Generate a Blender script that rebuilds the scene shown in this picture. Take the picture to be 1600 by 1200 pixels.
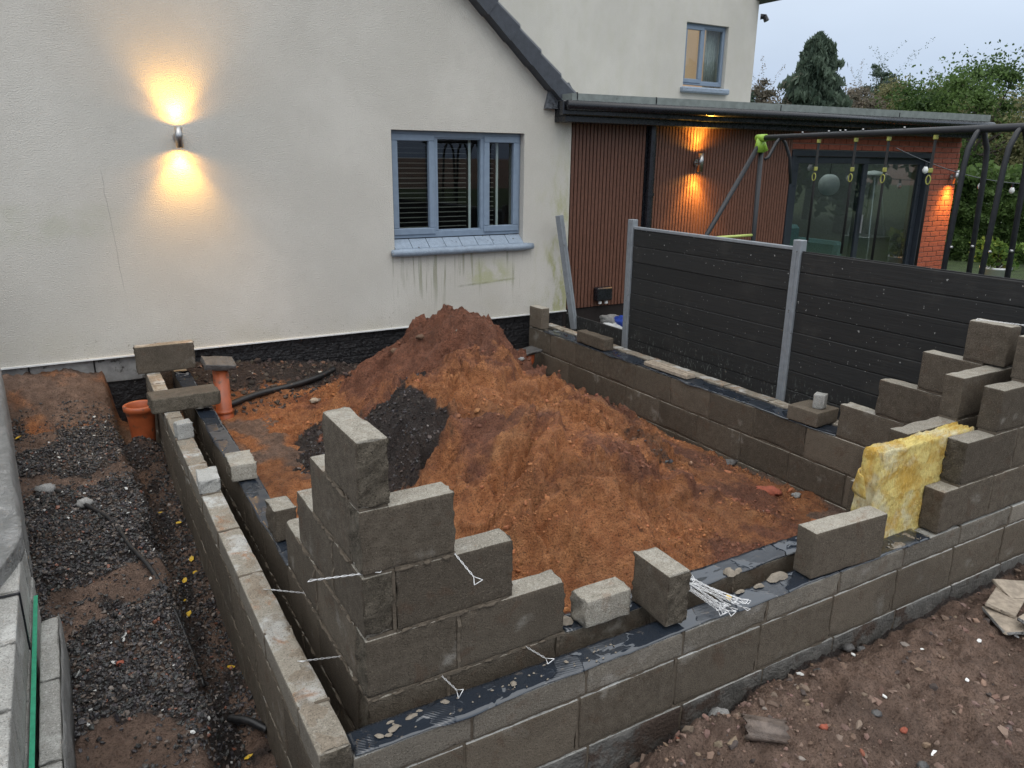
import bpy, math, random
import numpy as np
from mathutils import Vector, Matrix, Euler
rnd = random.Random(7)
S = bpy.context.scene
for o in list(bpy.data.objects): bpy.data.objects.remove(o)
COL = S.collection
rad = math.radians

# ------------------------------------------------------------------ camera
cam = bpy.data.cameras.new('camera'); cob = bpy.data.objects.new('camera', cam); COL.objects.link(cob)
PITCH, YAW, ROLL = 0.28639, 0.53017, 0.01229
fwd = Vector((math.sin(YAW)*math.cos(PITCH), math.cos(YAW)*math.cos(PITCH), -math.sin(PITCH)))
rgt = Vector((math.cos(YAW), -math.sin(YAW), 0)); upv = rgt.cross(fwd)
r2 = rgt*math.cos(ROLL)+upv*math.sin(ROLL); u2 = -rgt*math.sin(ROLL)+upv*math.cos(ROLL)
M = Matrix((r2, u2, -fwd)).transposed().to_4x4(); M.translation = Vector((-0.66506, -2.0347, 1.69056))
cob.matrix_world = M
cam.sensor_width = 36; cam.lens = 36*1198.64/1600; cam.clip_start = .05; cam.clip_end = 2000
S.camera = cob
S.render.resolution_x = 1024; S.render.resolution_y = 768

# ------------------------------------------------------------------ world: overcast evening sky
SUN_EL, SUN_AZ = rad(58), rad(200)
W = bpy.data.worlds.new('World'); S.world = W; W.use_nodes = True
nt = W.node_tree; nt.nodes.clear()
wo = nt.nodes.new('ShaderNodeOutputWorld'); bg = nt.nodes.new('ShaderNodeBackground')
sky = nt.nodes.new('ShaderNodeTexSky'); sky.sky_type = 'NISHITA'; sky.sun_disc = False
sky.sun_elevation = SUN_EL; sky.sun_rotation = SUN_AZ; sky.air_density = 1.5; sky.dust_density = 3
tc = nt.nodes.new('ShaderNodeTexCoord'); sx = nt.nodes.new('ShaderNodeSeparateXYZ')
nt.links.new(tc.outputs['Generated'], sx.inputs[0])
rp = nt.nodes.new('ShaderNodeValToRGB')          # overcast cloud layer: zenith about three times the horizon
el = rp.color_ramp.elements
el[0].position = 0.0; el[0].color = (.36, .47, .66, 1)
el[1].position = 1.0; el[1].color = (1.74, 1.76, 1.76, 1)
e = el.new(.3); e.color = (.79, .87, .97, 1)
nt.links.new(sx.outputs['Z'], rp.inputs[0])
cn = nt.nodes.new('ShaderNodeTexNoise'); cn.inputs['Scale'].default_value = 2.2; cn.inputs['Detail'].default_value = 4
mp = nt.nodes.new('ShaderNodeMapping'); mp.inputs['Scale'].default_value = (1, 1, 3)
nt.links.new(tc.outputs['Generated'], mp.inputs[0]); nt.links.new(mp.outputs[0], cn.inputs[0])
cr = nt.nodes.new('ShaderNodeMapRange'); cr.inputs[1].default_value = .3; cr.inputs[2].default_value = .7; cr.inputs[3].default_value = 9.3; cr.inputs[4].default_value = 10.7
nt.links.new(cn.outputs[0], cr.inputs[0])
sc = nt.nodes.new('ShaderNodeVectorMath'); sc.operation = 'SCALE'; nt.links.new(cr.outputs[0], sc.inputs['Scale'])
nt.links.new(rp.outputs[0], sc.inputs[0])
mx = nt.nodes.new('ShaderNodeMix'); mx.data_type = 'RGBA'; mx.inputs[0].default_value = .9
nt.links.new(sky.outputs[0], mx.inputs[6]); nt.links.new(sc.outputs[0], mx.inputs[7])
nt.links.new(mx.outputs[2], bg.inputs[0]); bg.inputs[1].default_value = .1
nt.links.new(bg.outputs[0], wo.inputs[0])
sl = bpy.data.lights.new('sun', 'SUN'); sl.energy = .5; sl.angle = rad(40); sl.color = (1, .97, .93)
so = bpy.data.objects.new('sun', sl); COL.objects.link(so)
so.rotation_euler = (Vector((math.sin(SUN_AZ)*math.cos(SUN_EL), math.cos(SUN_AZ)*math.cos(SUN_EL), math.sin(SUN_EL)))).to_track_quat('Z', 'Y').to_euler()
S.view_settings.view_transform = 'Standard'; S.view_settings.look = 'None'
S.view_settings.exposure = .28; S.view_settings.gamma = 1
S.render.engine = 'CYCLES'

# ------------------------------------------------------------------ noise in numpy
def _h(ix, iy, s):
    n = (ix.astype(np.int64)*374761393 + iy.astype(np.int64)*668265263 + s*974634777) & 0xffffffff
    n = ((n ^ (n >> 13))*1274126177) & 0xffffffff
    return ((n ^ (n >> 16)) & 0xffffff)/float(0xffffff)
def vn(x, y, s=0):
    x = np.asarray(x, float); y = np.asarray(y, float)
    ix = np.floor(x); iy = np.floor(y); fx = x-ix; fy = y-iy
    u = fx*fx*fx*(fx*(fx*6-15)+10); v = fy*fy*fy*(fy*(fy*6-15)+10)
    def g(a, b, dx, dy):
        an = _h(a, b, s)*2*np.pi
        return np.cos(an)*dx+np.sin(an)*dy
    a = g(ix, iy, fx, fy); b = g(ix+1, iy, fx-1, fy); c = g(ix, iy+1, fx, fy-1); d = g(ix+1, iy+1, fx-1, fy-1)
    return ((a*(1-u)+b*u)*(1-v)+(c*(1-u)+d*u)*v)*1.4
def fbm(x, y, f, o=5, s=0, gain=.5):
    t = 0; a = 1.
    for i in range(o):
        t = t+a*vn(x*f, y*f, s+i); f *= 2.03; a *= gain
    return t
def billow(x, y, f, o=4, s=0, gain=.5):
    t = 0; a = 1.
    for i in range(o):
        t = t+a*np.abs(vn(x*f, y*f, s+i)); f *= 2.1; a *= gain
    return t
def sst(a, b, x):
    t = np.clip((x-a)/(b-a), 0, 1); return t*t*(3-2*t)

# ------------------------------------------------------------------ mesh helpers
def fast_mesh(name, v, f):
    me = bpy.data.meshes.new(name)
    v = np.ascontiguousarray(v, np.float32); f = np.ascontiguousarray(f, np.int32); k = f.shape[1]
    me.vertices.add(len(v)); me.vertices.foreach_set('co', v.ravel())
    me.loops.add(f.size); me.loops.foreach_set('vertex_index', f.ravel())
    me.polygons.add(len(f)); me.polygons.foreach_set('loop_start', np.arange(len(f), dtype=np.int32)*k)
    me.update(calc_edges=True); return me
def setcol(me, name, c):
    a = me.color_attributes.new(name, 'FLOAT_COLOR', 'POINT')
    c = np.asarray(c, np.float32)
    if c.shape[1] == 3: c = np.concatenate([c, np.ones((len(c), 1), np.float32)], 1)
    a.data.foreach_set('color', np.ascontiguousarray(c).ravel())
def smooth(me, v=True):
    me.polygons.foreach_set('use_smooth', np.full(len(me.polygons), v)); me.update()
def link(name, me, mats, parent=None, loc=None, rot=None):
    o = bpy.data.objects.new(name, me); COL.objects.link(o)
    if me is not None and mats is not None and len(me.materials) == 0:
        for m in (mats if isinstance(mats, (list, tuple)) else [mats]): me.materials.append(m)
    if parent is not None: o.parent = parent
    if loc is not None: o.location = loc
    if rot is not None: o.rotation_euler = rot
    return o
def tag(o, label, cat, group=None):
    o['label'] = label; o['category'] = cat
    if group: o['group'] = group
    return o
def thing(name, label, cat, loc=(0, 0, 0), rot=None, group=None):
    o = bpy.data.objects.new(name, None); COL.objects.link(o); o.location = loc; o.empty_display_size = .1
    if rot is not None: o.rotation_euler = rot
    return tag(o, label, cat, group)
class MB:
    def __init__(s): s.v = []; s.f = []
    def add(s, v, f):
        n = len(s.v); s.v += [tuple(p) for p in v]; s.f += [tuple(i+n for i in q) for q in f]; return s
    def box(s, x0, x1, y0, y1, z0, z1, b=0.0):
        if b <= 0:
            v = [(x0,y0,z0),(x1,y0,z0),(x1,y1,z0),(x0,y1,z0),(x0,y0,z1),(x1,y0,z1),(x1,y1,z1),(x0,y1,z1)]
            return s.add(v, [(0,3,2,1),(4,5,6,7),(0,1,5,4),(1,2,6,5),(2,3,7,6),(3,0,4,7)])
        c = [((x0+x1)/2, (x1-x0)/2), ((y0+y1)/2, (y1-y0)/2), ((z0+z1)/2, (z1-z0)/2)]
        V = {}; vs = []
        for sxx in (-1, 1):
            for syy in (-1, 1):
                for szz in (-1, 1):
                    for ax in range(3):
                        q = []
                        for k, sg in enumerate((sxx, syy, szz)): q.append(c[k][0]+sg*(c[k][1]-(0 if k == ax else b)))
                        V[(sxx, syy, szz, ax)] = len(vs); vs.append(tuple(q))
        F = []
        for ax in range(3):
            o1, o2 = [k for k in range(3) if k != ax]
            for sg in (-1, 1):
                q = []
                for (a, d) in ((-1,-1),(1,-1),(1,1),(-1,1)):
                    t = [0,0,0]; t[ax] = sg; t[o1] = a; t[o2] = d; q.append(V[(t[0],t[1],t[2],ax)])
                F.append(q)
        for ax in range(3):
            o1, o2 = [k for k in range(3) if k != ax]
            for a in (-1, 1):
                for d in (-1, 1):
                    def k_(sg, face):
                        t = [0,0,0]; t[ax] = sg; t[o1] = a; t[o2] = d; return V[(t[0],t[1],t[2],face)]
                    F.append([k_(-1,o1), k_(1,o1), k_(1,o2), k_(-1,o2)])
        for sxx in (-1, 1):
            for syy in (-1, 1):
                for szz in (-1, 1): F.append([V[(sxx,syy,szz,k)] for k in range(3)])
        return s.add(vs, F)
    def tube(s, pts, r, n=10, caps=True):
        pts = [Vector(p) for p in pts]; m = len(pts); vs = []; F = []
        rr = r if isinstance(r, (list, tuple)) else [r]*m
        prev = None
        for i, p in enumerate(pts):
            t = (pts[min(i+1, m-1)]-pts[max(i-1, 0)]).normalized()
            if prev is None:
                a = Vector((0,0,1)) if abs(t.z) < .9 else Vector((1,0,0)); n1 = t.cross(a).normalized()
            else: n1 = (prev-t*prev.dot(t)).normalized()
            prev = n1; n2 = t.cross(n1)
            for k in range(n):
                an = 2*math.pi*k/n; vs.append(p+(n1*math.cos(an)+n2*math.sin(an))*rr[i])
        for i in range(m-1):
            for k in range(n): F.append((i*n+k, i*n+(k+1)%n, (i+1)*n+(k+1)%n, (i+1)*n+k))
        if caps: F += [tuple(range(n))[::-1], tuple((m-1)*n+k for k in range(n))]
        return s.add(vs, F)
    def lathe(s, c, prof, n=24, ax='z'):
        vs = []; F = []
        for (r, h) in prof:
            for k in range(n):
                a = 2*math.pi*k/n; vs.append((c[0]+r*math.cos(a), c[1]+r*math.sin(a), c[2]+h))
        for i in range(len(prof)-1):
            for k in range(n): F.append((i*n+k, i*n+(k+1)%n, (i+1)*n+(k+1)%n, (i+1)*n+k))
        return s.add(vs, F)
    def prism(s, poly, axis, a, b):
        def P(p, t):
            q = list(p); q.insert(axis, t); return tuple(q)
        n = len(poly); vs = [P(p, a) for p in poly]+[P(p, b) for p in poly]
        F = [tuple(range(n))[::-1], tuple(range(n, 2*n))]+[(i, (i+1)%n, n+(i+1)%n, n+i) for i in range(n)]
        return s.add(vs, F)
    def mesh(s, name, sm=False):
        me = bpy.data.meshes.new(name); me.from_pydata(s.v, [], s.f); me.update()
        import bmesh
        b = bmesh.new(); b.from_mesh(me); bmesh.ops.recalc_face_normals(b, faces=b.faces); b.to_mesh(me); b.free()
        if sm: smooth(me)
        return me
    def obj(s, name, mat, parent=None, sm=False, loc=None, rot=None): return link(name, s.mesh(name, sm), mat, parent, loc, rot)

# ------------------------------------------------------------------ material helpers
class NT:
    def __init__(s, name):
        s.m = bpy.data.materials.new(name); s.m.use_nodes = True; s.t = s.m.node_tree
        s.b = s.t.nodes['Principled BSDF']; s.out = s.t.nodes['Material Output']
        g = s.n('ShaderNodeNewGeometry'); s.pos = g.outputs['Position']; s.geo = g
    def n(s, k): return s.t.nodes.new(k)
    def l(s, a, b): s.t.links.new(a, b)
    def put(s, sock, v):
        if isinstance(v, bpy.types.NodeSocket): s.l(v, sock)
        elif v is not None: sock.default_value = v
    def noise(s, scale, detail=4, rough=.55, co=None, dist=0, out=0, stretch=None):
        n = s.n('ShaderNodeTexNoise'); c = co or s.pos
        if stretch:
            mm = s.n('ShaderNodeMapping'); mm.inputs['Scale'].default_value = stretch; s.l(c, mm.inputs[0]); c = mm.outputs[0]
        s.l(c, n.inputs['Vector']); n.inputs['Scale'].default_value = scale; n.inputs['Detail'].default_value = detail
        n.inputs['Roughness'].default_value = rough; n.inputs['Distortion'].default_value = dist
        return n.outputs[out]
    def vor(s, scale, feat='F1', out='Distance', co=None):
        n = s.n('ShaderNodeTexVoronoi'); n.feature = feat; s.l(co or s.pos, n.inputs['Vector']); n.inputs['Scale'].default_value = scale
        return n.outputs[out]
    def mr(s, x, a, b, c=0., d=1., smooth_=True):
        n = s.n('ShaderNodeMapRange'); n.interpolation_type = 'SMOOTHSTEP' if smooth_ else 'LINEAR'
        s.put(n.inputs[0], x)
        for i, q in enumerate((a, b, c, d)): s.put(n.inputs[1+i], q)
        return n.outputs[0]
    def math(s, op, a, b=None):
        n = s.n('ShaderNodeMath'); n.operation = op; s.put(n.inputs[0], a)
        if b is not None: s.put(n.inputs[1], b)
        return n.outputs[0]
    def mix(s, f, a, b, mode='MIX'):
        n = s.n('ShaderNodeMix'); n.data_type = 'RGBA'; n.blend_type = mode; s.put(n.inputs[0], f)
        for k, q in ((6, a), (7, b)):
            if isinstance(q, (tuple, list)): q = tuple(q)+(1,) if len(q) == 3 else q
            s.put(n.inputs[k], q)
        return n.outputs[2]
    def xyz(s):
        n = s.n('ShaderNodeSeparateXYZ'); s.l(s.pos, n.inputs[0]); return n.outputs
    def objrand(s): return s.n('ShaderNodeObjectInfo').outputs['Random']
    def attr(s, name):
        n = s.n('ShaderNodeVertexColor'); n.layer_name = name; return n.outputs[0]
    def bump(s, h, strength=1., dist=.01, nrm=None):
        n = s.n('ShaderNodeBump'); n.inputs['Strength'].default_value = strength; n.inputs['Distance'].default_value = dist
        s.l(h, n.inputs['Height'])
        if nrm is not None: s.l(nrm, n.inputs['Normal'])
        return n.outputs[0]
    def fin(s, col=None, rough=None, normal=None, spec=None, metal=None):
        if isinstance(col, (tuple, list)) and len(col) == 3: col = tuple(col)+(1,)
        s.put(s.b.inputs['Base Color'], col); s.put(s.b.inputs['Roughness'], rough)
        if normal is not None: s.l(normal, s.b.inputs['Normal'])
        s.put(s.b.inputs['Specular IOR Level'], spec); s.put(s.b.inputs['Metallic'], metal)
        return s.m
def plain(name, col, rough=.5, var=.12, scale=30, bumpd=0., spec=None, metal=None, bscale=200, dirt=None):
    k = NT(name); n = k.noise(scale, 5, .6)
    c = k.mix(k.mr(n, .3, .7), tuple(q*(1-var) for q in col), tuple(min(1, q*(1+var)) for q in col))
    if dirt: c = k.mix(k.mr(k.noise(dirt[1], 6, .65), dirt[2], dirt[3]), c, dirt[0])
    nm = k.bump(k.noise(bscale, 3), 1, bumpd) if bumpd else None
    return k.fin(c, k.mr(n, .2, .8, max(.02, rough-.1), min(1, rough+.1)), nm, spec, metal)

MAT = {}
# concrete block: mould faces, paler dusty bed faces, split ends
def block_mat(name, c0, c1, pale, pale_lo, bd, mud):
    k = NT(name); r = k.objrand()
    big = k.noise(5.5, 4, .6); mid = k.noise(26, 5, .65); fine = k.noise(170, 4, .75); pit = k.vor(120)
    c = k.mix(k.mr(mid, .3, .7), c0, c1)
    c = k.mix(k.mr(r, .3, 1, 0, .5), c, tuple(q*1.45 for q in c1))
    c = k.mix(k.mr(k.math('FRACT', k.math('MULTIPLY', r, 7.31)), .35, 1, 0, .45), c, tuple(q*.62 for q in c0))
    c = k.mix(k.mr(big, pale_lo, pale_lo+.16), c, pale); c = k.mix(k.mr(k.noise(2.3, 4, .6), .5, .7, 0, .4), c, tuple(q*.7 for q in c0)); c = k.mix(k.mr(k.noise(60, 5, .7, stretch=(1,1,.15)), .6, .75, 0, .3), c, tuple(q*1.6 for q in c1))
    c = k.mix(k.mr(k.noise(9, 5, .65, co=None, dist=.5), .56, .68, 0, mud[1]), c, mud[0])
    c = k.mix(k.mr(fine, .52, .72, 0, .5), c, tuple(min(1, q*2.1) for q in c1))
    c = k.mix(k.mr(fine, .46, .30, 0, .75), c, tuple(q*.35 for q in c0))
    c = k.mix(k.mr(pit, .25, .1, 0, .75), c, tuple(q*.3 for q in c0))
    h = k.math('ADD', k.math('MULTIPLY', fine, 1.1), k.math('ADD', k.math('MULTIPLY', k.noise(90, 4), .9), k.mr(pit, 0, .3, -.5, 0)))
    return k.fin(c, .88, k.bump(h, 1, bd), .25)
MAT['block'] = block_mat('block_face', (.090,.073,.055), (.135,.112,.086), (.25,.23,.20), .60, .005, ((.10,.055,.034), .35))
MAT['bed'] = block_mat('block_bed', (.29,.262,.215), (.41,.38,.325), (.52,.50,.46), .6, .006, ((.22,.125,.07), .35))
MAT['bed_muddy'] = block_mat('block_bed_muddy', (.22,.19,.15), (.33,.30,.25), (.52,.52,.50), .5, .005, ((.33,.17,.085), .75))
MAT['course'] = block_mat('coursing_block', (.15,.132,.108), (.22,.195,.16), (.30,.28,.25), .58, .005, ((.12,.07,.045), .3))
MAT['split'] = block_mat('block_split', (.095,.080,.060), (.185,.158,.122), (.28,.255,.21), .6, .010, ((.1,.06,.04), .1))
MAT['paleblock'] = block_mat('block_pale', (.28,.275,.255), (.38,.375,.355), (.5,.5,.48), .55, .004, ((.16,.13,.1), .3))
k = NT('mortar'); n = k.noise(120, 5, .65)
MAT['mortar'] = k.fin(k.mix(k.mr(k.noise(8, 3), .35, .65), k.mix(n, (.085,.068,.052), (.19,.158,.122)), (.12,.098,.075)), .9, k.bump(n, 1, .006), .2)
k = NT('mortar_pale'); n = k.noise(90, 5, .65)
MAT['mortar_pale'] = k.fin(k.mix(n, (.17,.14,.11), (.34,.30,.245)), .9, k.bump(n, 1, .006), .2)
# damp proof membrane
k = NT('membrane'); pud = k.mr(k.noise(5.5, 3, .5, dist=.4), .44, .50)
wv = k.n('ShaderNodeTexWave'); wv.inputs['Scale'].default_value = 45; wv.inputs['Distortion'].default_value = .6; wv.bands_direction = 'DIAGONAL'; k.l(k.pos, wv.inputs[0])
h = k.math('ADD', k.math('MULTIPLY', k.math('MULTIPLY', wv.outputs[0], k.mr(pud, 0, 1, .12, 0)), 1), k.math('MULTIPLY', k.noise(18, 4), k.mr(pud, 0, 1, .8, .0)))
c = k.mix(k.mr(k.noise(22, 5, .7), .6, .74), (.018,.024,.034), (.14,.12,.10))
MAT['membrane'] = k.fin(c, k.mr(pud, 0, 1, .30, .03), k.bump(h, .8, .008), 1.0)

# soil family: vertex colours: R dark stony, G orange sand, B damp mud
def soil(name, base0, base1):
    k = NT(name); a = k.n('ShaderNodeSeparateColor'); k.l(k.attr('mix'), a.inputs[0])
    mid = k.noise(16, 6, .62); fine = k.noise(110, 5, .65); gr = k.noise(420, 3, .6); lowf = k.noise(3.5, 5, .6, dist=.6)
    c = k.mix(k.mr(mid, .3, .7), base0, base1)
    c = k.mix(k.mr(lowf, .45, .7, 0, .5), c, tuple(q*.6 for q in base0))
    sand = k.mix(k.mr(mid, .32, .68), (.36,.128,.047), (.56,.235,.095))
    sand = k.mix(k.mr(lowf, .5, .75, 0, .55), sand, (.58,.29,.13))
    c = k.mix(k.mr(k.math('ADD', a.outputs[1], k.mr(mid, 0, 1, -.25, .25, False)), .3, .72), c, sand)
    dk = k.mix(k.mr(fine, .35, .65), (.022,.018,.018), (.065,.052,.048))
    c = k.mix(k.mr(k.math('ADD', a.outputs[0], k.mr(mid, 0, 1, -.3, .3, False)), .35, .65), c, dk)
    c = k.mix(k.mr(a.outputs[2], 0, 1, 0, .30), c, (.07,.045,.034))
    c = k.mix(k.mr(fine, .52, .34, 0, .65), c, (.03,.018,.012)); c = k.mix(k.mr(k.noise(30, 5, .7, dist=.8), .44, .30, 0, .7), c, (.055,.024,.014))  # crevice shade painted into the colour from fine and coarser noise
    c = k.mix(k.mr(gr, .62, .76, 0, .35), c, (.42,.33,.25))
    h = k.math('ADD', k.math('MULTIPLY', fine, .9), k.math('ADD', k.math('MULTIPLY', gr, .3), k.math('MULTIPLY', k.noise(45, 5, .6), 1.3)))
    rg = k.mr(k.noise(7, 4, .6), .35, .65, .55, .95)
    return k.fin(c, rg, k.bump(h, 1, .03), .35)
MAT['soil'] = soil('soil', (.185,.120,.090), (.32,.215,.162))
MAT['heap'] = soil('heap_soil', (.205,.080,.046), (.335,.138,.080))
def stone_mat(name, rough=.45, tint=(1,1,1)):
    k = NT(name); c = k.mix(.45, k.attr('col'), k.noise(180, 4, .6, out=1), 'MULTIPLY')
    return k.fin(k.mix(k.mr(k.noise(150, 4), .4, .7, 0, .5), k.attr('col'), c), rough, k.bump(k.noise(240, 4), .6, .004), .5)
MAT['stone'] = stone_mat('stone', .3); MAT['clod'] = stone_mat('clod', .9)

# render wall with weather stains
def render_mat():
    k = NT('wall_render'); X, Y, Z = k.xyz()
    big = k.noise(1.1, 5, .6); mid = k.noise(7, 5, .6)
    c = k.mix(k.mr(big, .35, .7), (.565,.54,.485), (.635,.608,.55))
    c = k.mix(k.mr(mid, .5, .75, 0, .3), c, (.53,.505,.455))
    # green algae by the corner
    al = k.math('MULTIPLY', k.mr(X, 3.45, 4.0), k.mr(Z, 2.15, .1, .05, 1))
    al = k.math('MULTIPLY', al, k.mr(k.noise(5.5, 5, .65, stretch=(1.3,1,.45)), .42, .66))
    c = k.mix(k.math('MINIMUM', k.math('MULTIPLY', al, 1.6), .85), c, (.40,.40,.19))
    # dark drips under the sill
    dm = k.math('MULTIPLY', k.math('MULTIPLY', k.mr(X, 1.98, 2.03), k.mr(X, 3.62, 3.5)), k.math('MULTIPLY', k.mr(Z, .12, .6), k.mr(Z, .86, .80)))
    dr = k.mr(k.noise(26, 3, .6, stretch=(1,1,.045)), .52, .64)
    dr = k.math('MULTIPLY', dr, k.mr(k.noise(4, 3, .5, stretch=(1,1,.5)), .40, .55))
    c = k.mix(k.math('MULTIPLY', k.math('MULTIPLY', dm, dr), .7), c, (.26,.26,.17))
    dl = k.math('MULTIPLY', k.math('MULTIPLY', k.mr(X, 2.68, 2.76), k.mr(X, 3.38, 3.3)), k.mr(k.math('ABSOLUTE', k.math('SUBTRACT', k.math('ADD', Z, k.math('MULTIPLY', X, -.055)), .31)), .016, .003))
    c = k.mix(k.math('MULTIPLY', dl, k.mr(mid, .3, .6, .2, .8)), c, (.17,.18,.1))
    gl = k.math('MULTIPLY', k.math('MULTIPLY', k.mr(X, 2.75, 2.95), k.mr(X, 3.4, 3.2)), k.math('MULTIPLY', k.mr(Z, .44, .50), k.mr(Z, .8, .55)))
    c = k.mix(k.math('MULTIPLY', k.math('MULTIPLY', gl, k.mr(k.noise(9, 4), .35, .65)), .75), c, (.44,.45,.25))
    # old faint stain band on the left
    lb = k.math('MULTIPLY', k.mr(X, -.1, -.5), k.math('MULTIPLY', k.mr(Z, .95, 1.12), k.mr(Z, 1.36, 1.26)))
    c = k.mix(k.math('MULTIPLY', k.math('MULTIPLY', lb, k.mr(mid, .3, .65)), .42), c, (.47,.47,.36))
    # hairline crack
    cx = k.math('ADD', -.245, k.math('ADD', k.math('MULTIPLY', Z, -.06), k.math('MULTIPLY', k.noise(9, 4), .03)))
    ck = k.math('MULTIPLY', k.mr(k.math('ABSOLUTE', k.math('SUBTRACT', X, cx)), .004, .0015), k.math('MULTIPLY', k.mr(Z, .55, .75), k.mr(Z, 1.62, 1.5)))
    c = k.mix(k.math('MULTIPLY', ck, .55), c, (.3,.29,.26))
    # splash dirt along the base
    sp = k.math('MULTIPLY', k.mr(Z, .45, .1), k.mr(k.noise(30, 5, .7), .58, .70))
    c = k.mix(k.math('MULTIPLY', sp, .75), c, (.22,.19,.13))
    c = k.mix(k.math('MULTIPLY', k.mr(Z, .5, .1), k.mr(k.noise(3, 4, .6), .4, .7, 0, .35)), c, (.52,.49,.38))
    gn = k.noise(105, 3, .6)
    c = k.mix(k.mr(gn, .5, .3, 0, .28), c, (.40,.385,.345)); c = k.mix(k.mr(gn, .55, .72, 0, .4), c, (.80,.775,.72))
    return k.fin(c, .85, k.bump(gn, 1, .008), .25)
MAT['render'] = render_mat()
k = NT('bitumen'); n = k.noise(30, 5, .6)
MAT['bitumen'] = k.fin(k.mix(k.mr(k.noise(45, 3, .6), .68, .74), k.mix(n, (.008,.008,.010), (.022,.021,.022)), (.3,.29,.27)), .38, k.bump(n, 1, .02), .5)
MAT['plinth'] = plain('plinth_block', (.30,.295,.285), .85, .2, 14, .008, dirt=((.05,.045,.04), 9, .55, .66))
MAT['footing'] = plain('concrete_footing', (.105,.10,.092), .9, .35, 14, .012, bscale=70, dirt=((.06,.04,.03), 6, .5, .62))
MAT['frame'] = plain('window_paint', (.205,.265,.345), .38, .06, 20)
MAT['sill'] = plain('sill_paint', (.26,.315,.385), .45, .1, 25, .004, bscale=60, dirt=((.05,.05,.045), 26, .64, .69))
MAT['verge'] = plain('verge_cap', (.045,.052,.066), .5, .2, 18, .004)
MAT['lead'] = plain('lead_flashing', (.11,.12,.135), .55, .35, 26, .03, bscale=28)
MAT['black'] = plain('black_plastic', (.012,.013,.017), .28, .2, 20)
MAT['anthracite'] = plain('anthracite_frame', (.026,.032,.042), .35, .1, 20)
MAT['trim'] = plain('roof_trim', (.20,.225,.215), .55, .18, 12, .003, dirt=((.035,.04,.03), 16, .64, .72))
MAT['slat'] = plain('cladding_slat', (.135,.058,.037), .5, .2, 40, .002, bscale=150)
MAT['backing'] = plain('cladding_back', (.012,.008,.007), .8)
MAT['steel'] = plain('brushed_steel', (.42,.42,.42), .35, .1, 60, metal=.9)
MAT['post'] = plain('grey_post', (.225,.245,.265), .45, .1, 20, dirt=((.07,.065,.06), 30, .62, .72))
k = NT('fence_board'); n = k.noise(60, 5, .6, stretch=(1,.05,1))
c = k.mix(n, (.014,.0145,.0145), (.026,.0265,.0265)); c = k.mix(k.mr(k.objrand(), 0, 1, 0, .45), c, (.030,.031,.031))
c = k.mix(k.mr(k.noise(3.5, 5, .65), .52, .72, 0, .5), c, (.044,.042,.039))
c = k.mix(k.mr(k.noise(42, 2, .5), .715, .74), c, (.30,.30,.29))
X, Y, Z = k.xyz(); mo = k.math('MULTIPLY', k.mr(Z, .2, -.02), k.mr(k.noise(55, 4, .7, stretch=(1,1,.35)), .57, .66))
c = k.mix(k.math('MULTIPLY', mo, .35), c, (.33,.36,.33))
MAT['fence'] = k.fin(c, .62, k.bump(n, 1, .003), .35)
MAT['clay'] = plain('orange_clay_pipe', (.36,.085,.028), .42, .15, 12, dirt=((.13,.06,.035), 14, .56, .68))
MAT['blackpipe'] = plain('black_pipe', (.014,.014,.015), .45, .3, 30, dirt=((.09,.06,.045), 20, .58, .7))
MAT['timber'] = plain('weathered_plank', (.36,.30,.235), .8, .25, 30, .004)
MAT['shard'] = plain('pipe_shard', (.13,.10,.082), .4, .3, 30, .004)
MAT['slate'] = plain('slate', (.085,.082,.080), .55, .3, 22, .008, bscale=60)
MAT['brick'] = plain('red_brick', (.30,.082,.048), .85, .25, 45, .005)
MAT['brickmortar'] = plain('brick_mortar', (.20,.16,.13), .9, .15, 60, .004)
MAT['wire'] = plain('galvanised_wire', (.80,.80,.80), .35, .06, 80, metal=.3)
MAT['green_plastic'] = plain('lime_plastic', (.30,.50,.06), .4, .06, 20)
MAT['lime_tube'] = plain('lime_tube', (.48,.56,.16), .45, .08, 20)
MAT['swing'] = plain('dark_tube', (.018,.020,.024), .5, .15, 30)
MAT['strap'] = plain('black_strap', (.012,.012,.012), .8)
MAT['olive'] = plain('olive_fitting', (.34,.34,.08), .5)
MAT['white'] = plain('white_plastic', (.72,.73,.72), .4, .06, 20)
MAT['chip'] = plain('white_chip', (.72,.72,.70), .6, .1, 60)
MAT['blue'] = plain('blue_plastic', (.02,.06,.34), .35, .3, 15)
MAT['leafy'] = plain('yellow_leaf', (.62,.40,.035), .6, .25, 60)
MAT['strapgreen'] = plain('green_strap', (.03,.30,.17), .4, .15, 50)
MAT['teal'] = plain('teal_fabric', (.10,.19,.20), .9, .2, 40)
MAT['curtain'] = plain('curtain', (.55,.56,.54), .9, .1, 20)
MAT['room'] = plain('room_wall', (.22,.23,.22), .9)
MAT['darkroom'] = plain('dark_room', (.03,.028,.026), .9)
MAT['roomfloor'] = plain('room_floor', (.25,.22,.19), .6)
MAT['blind'] = plain('blind_slat', (.19,.18,.165), .5, .1, 30)
MAT['grassy'] = plain('lawn', (.05,.08,.025), .9, .4, 8, .02)
MAT['cardboard'] = plain('brown_timber', (.13,.075,.045), .8, .3, 20)
k = NT('lit_curtain'); k.b.inputs['Emission Color'].default_value = (.62,.40,.24,1); k.b.inputs['Emission Strength'].default_value = .42
MAT['litroom'] = k.fin((.6,.46,.34), .9)
k = NT('lamp_glow'); k.b.inputs['Emission Color'].default_value = (1,.72,.32,1); k.b.inputs['Emission Strength'].default_value = 40
MAT['glow'] = k.fin((1,.9,.7), .5)
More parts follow.
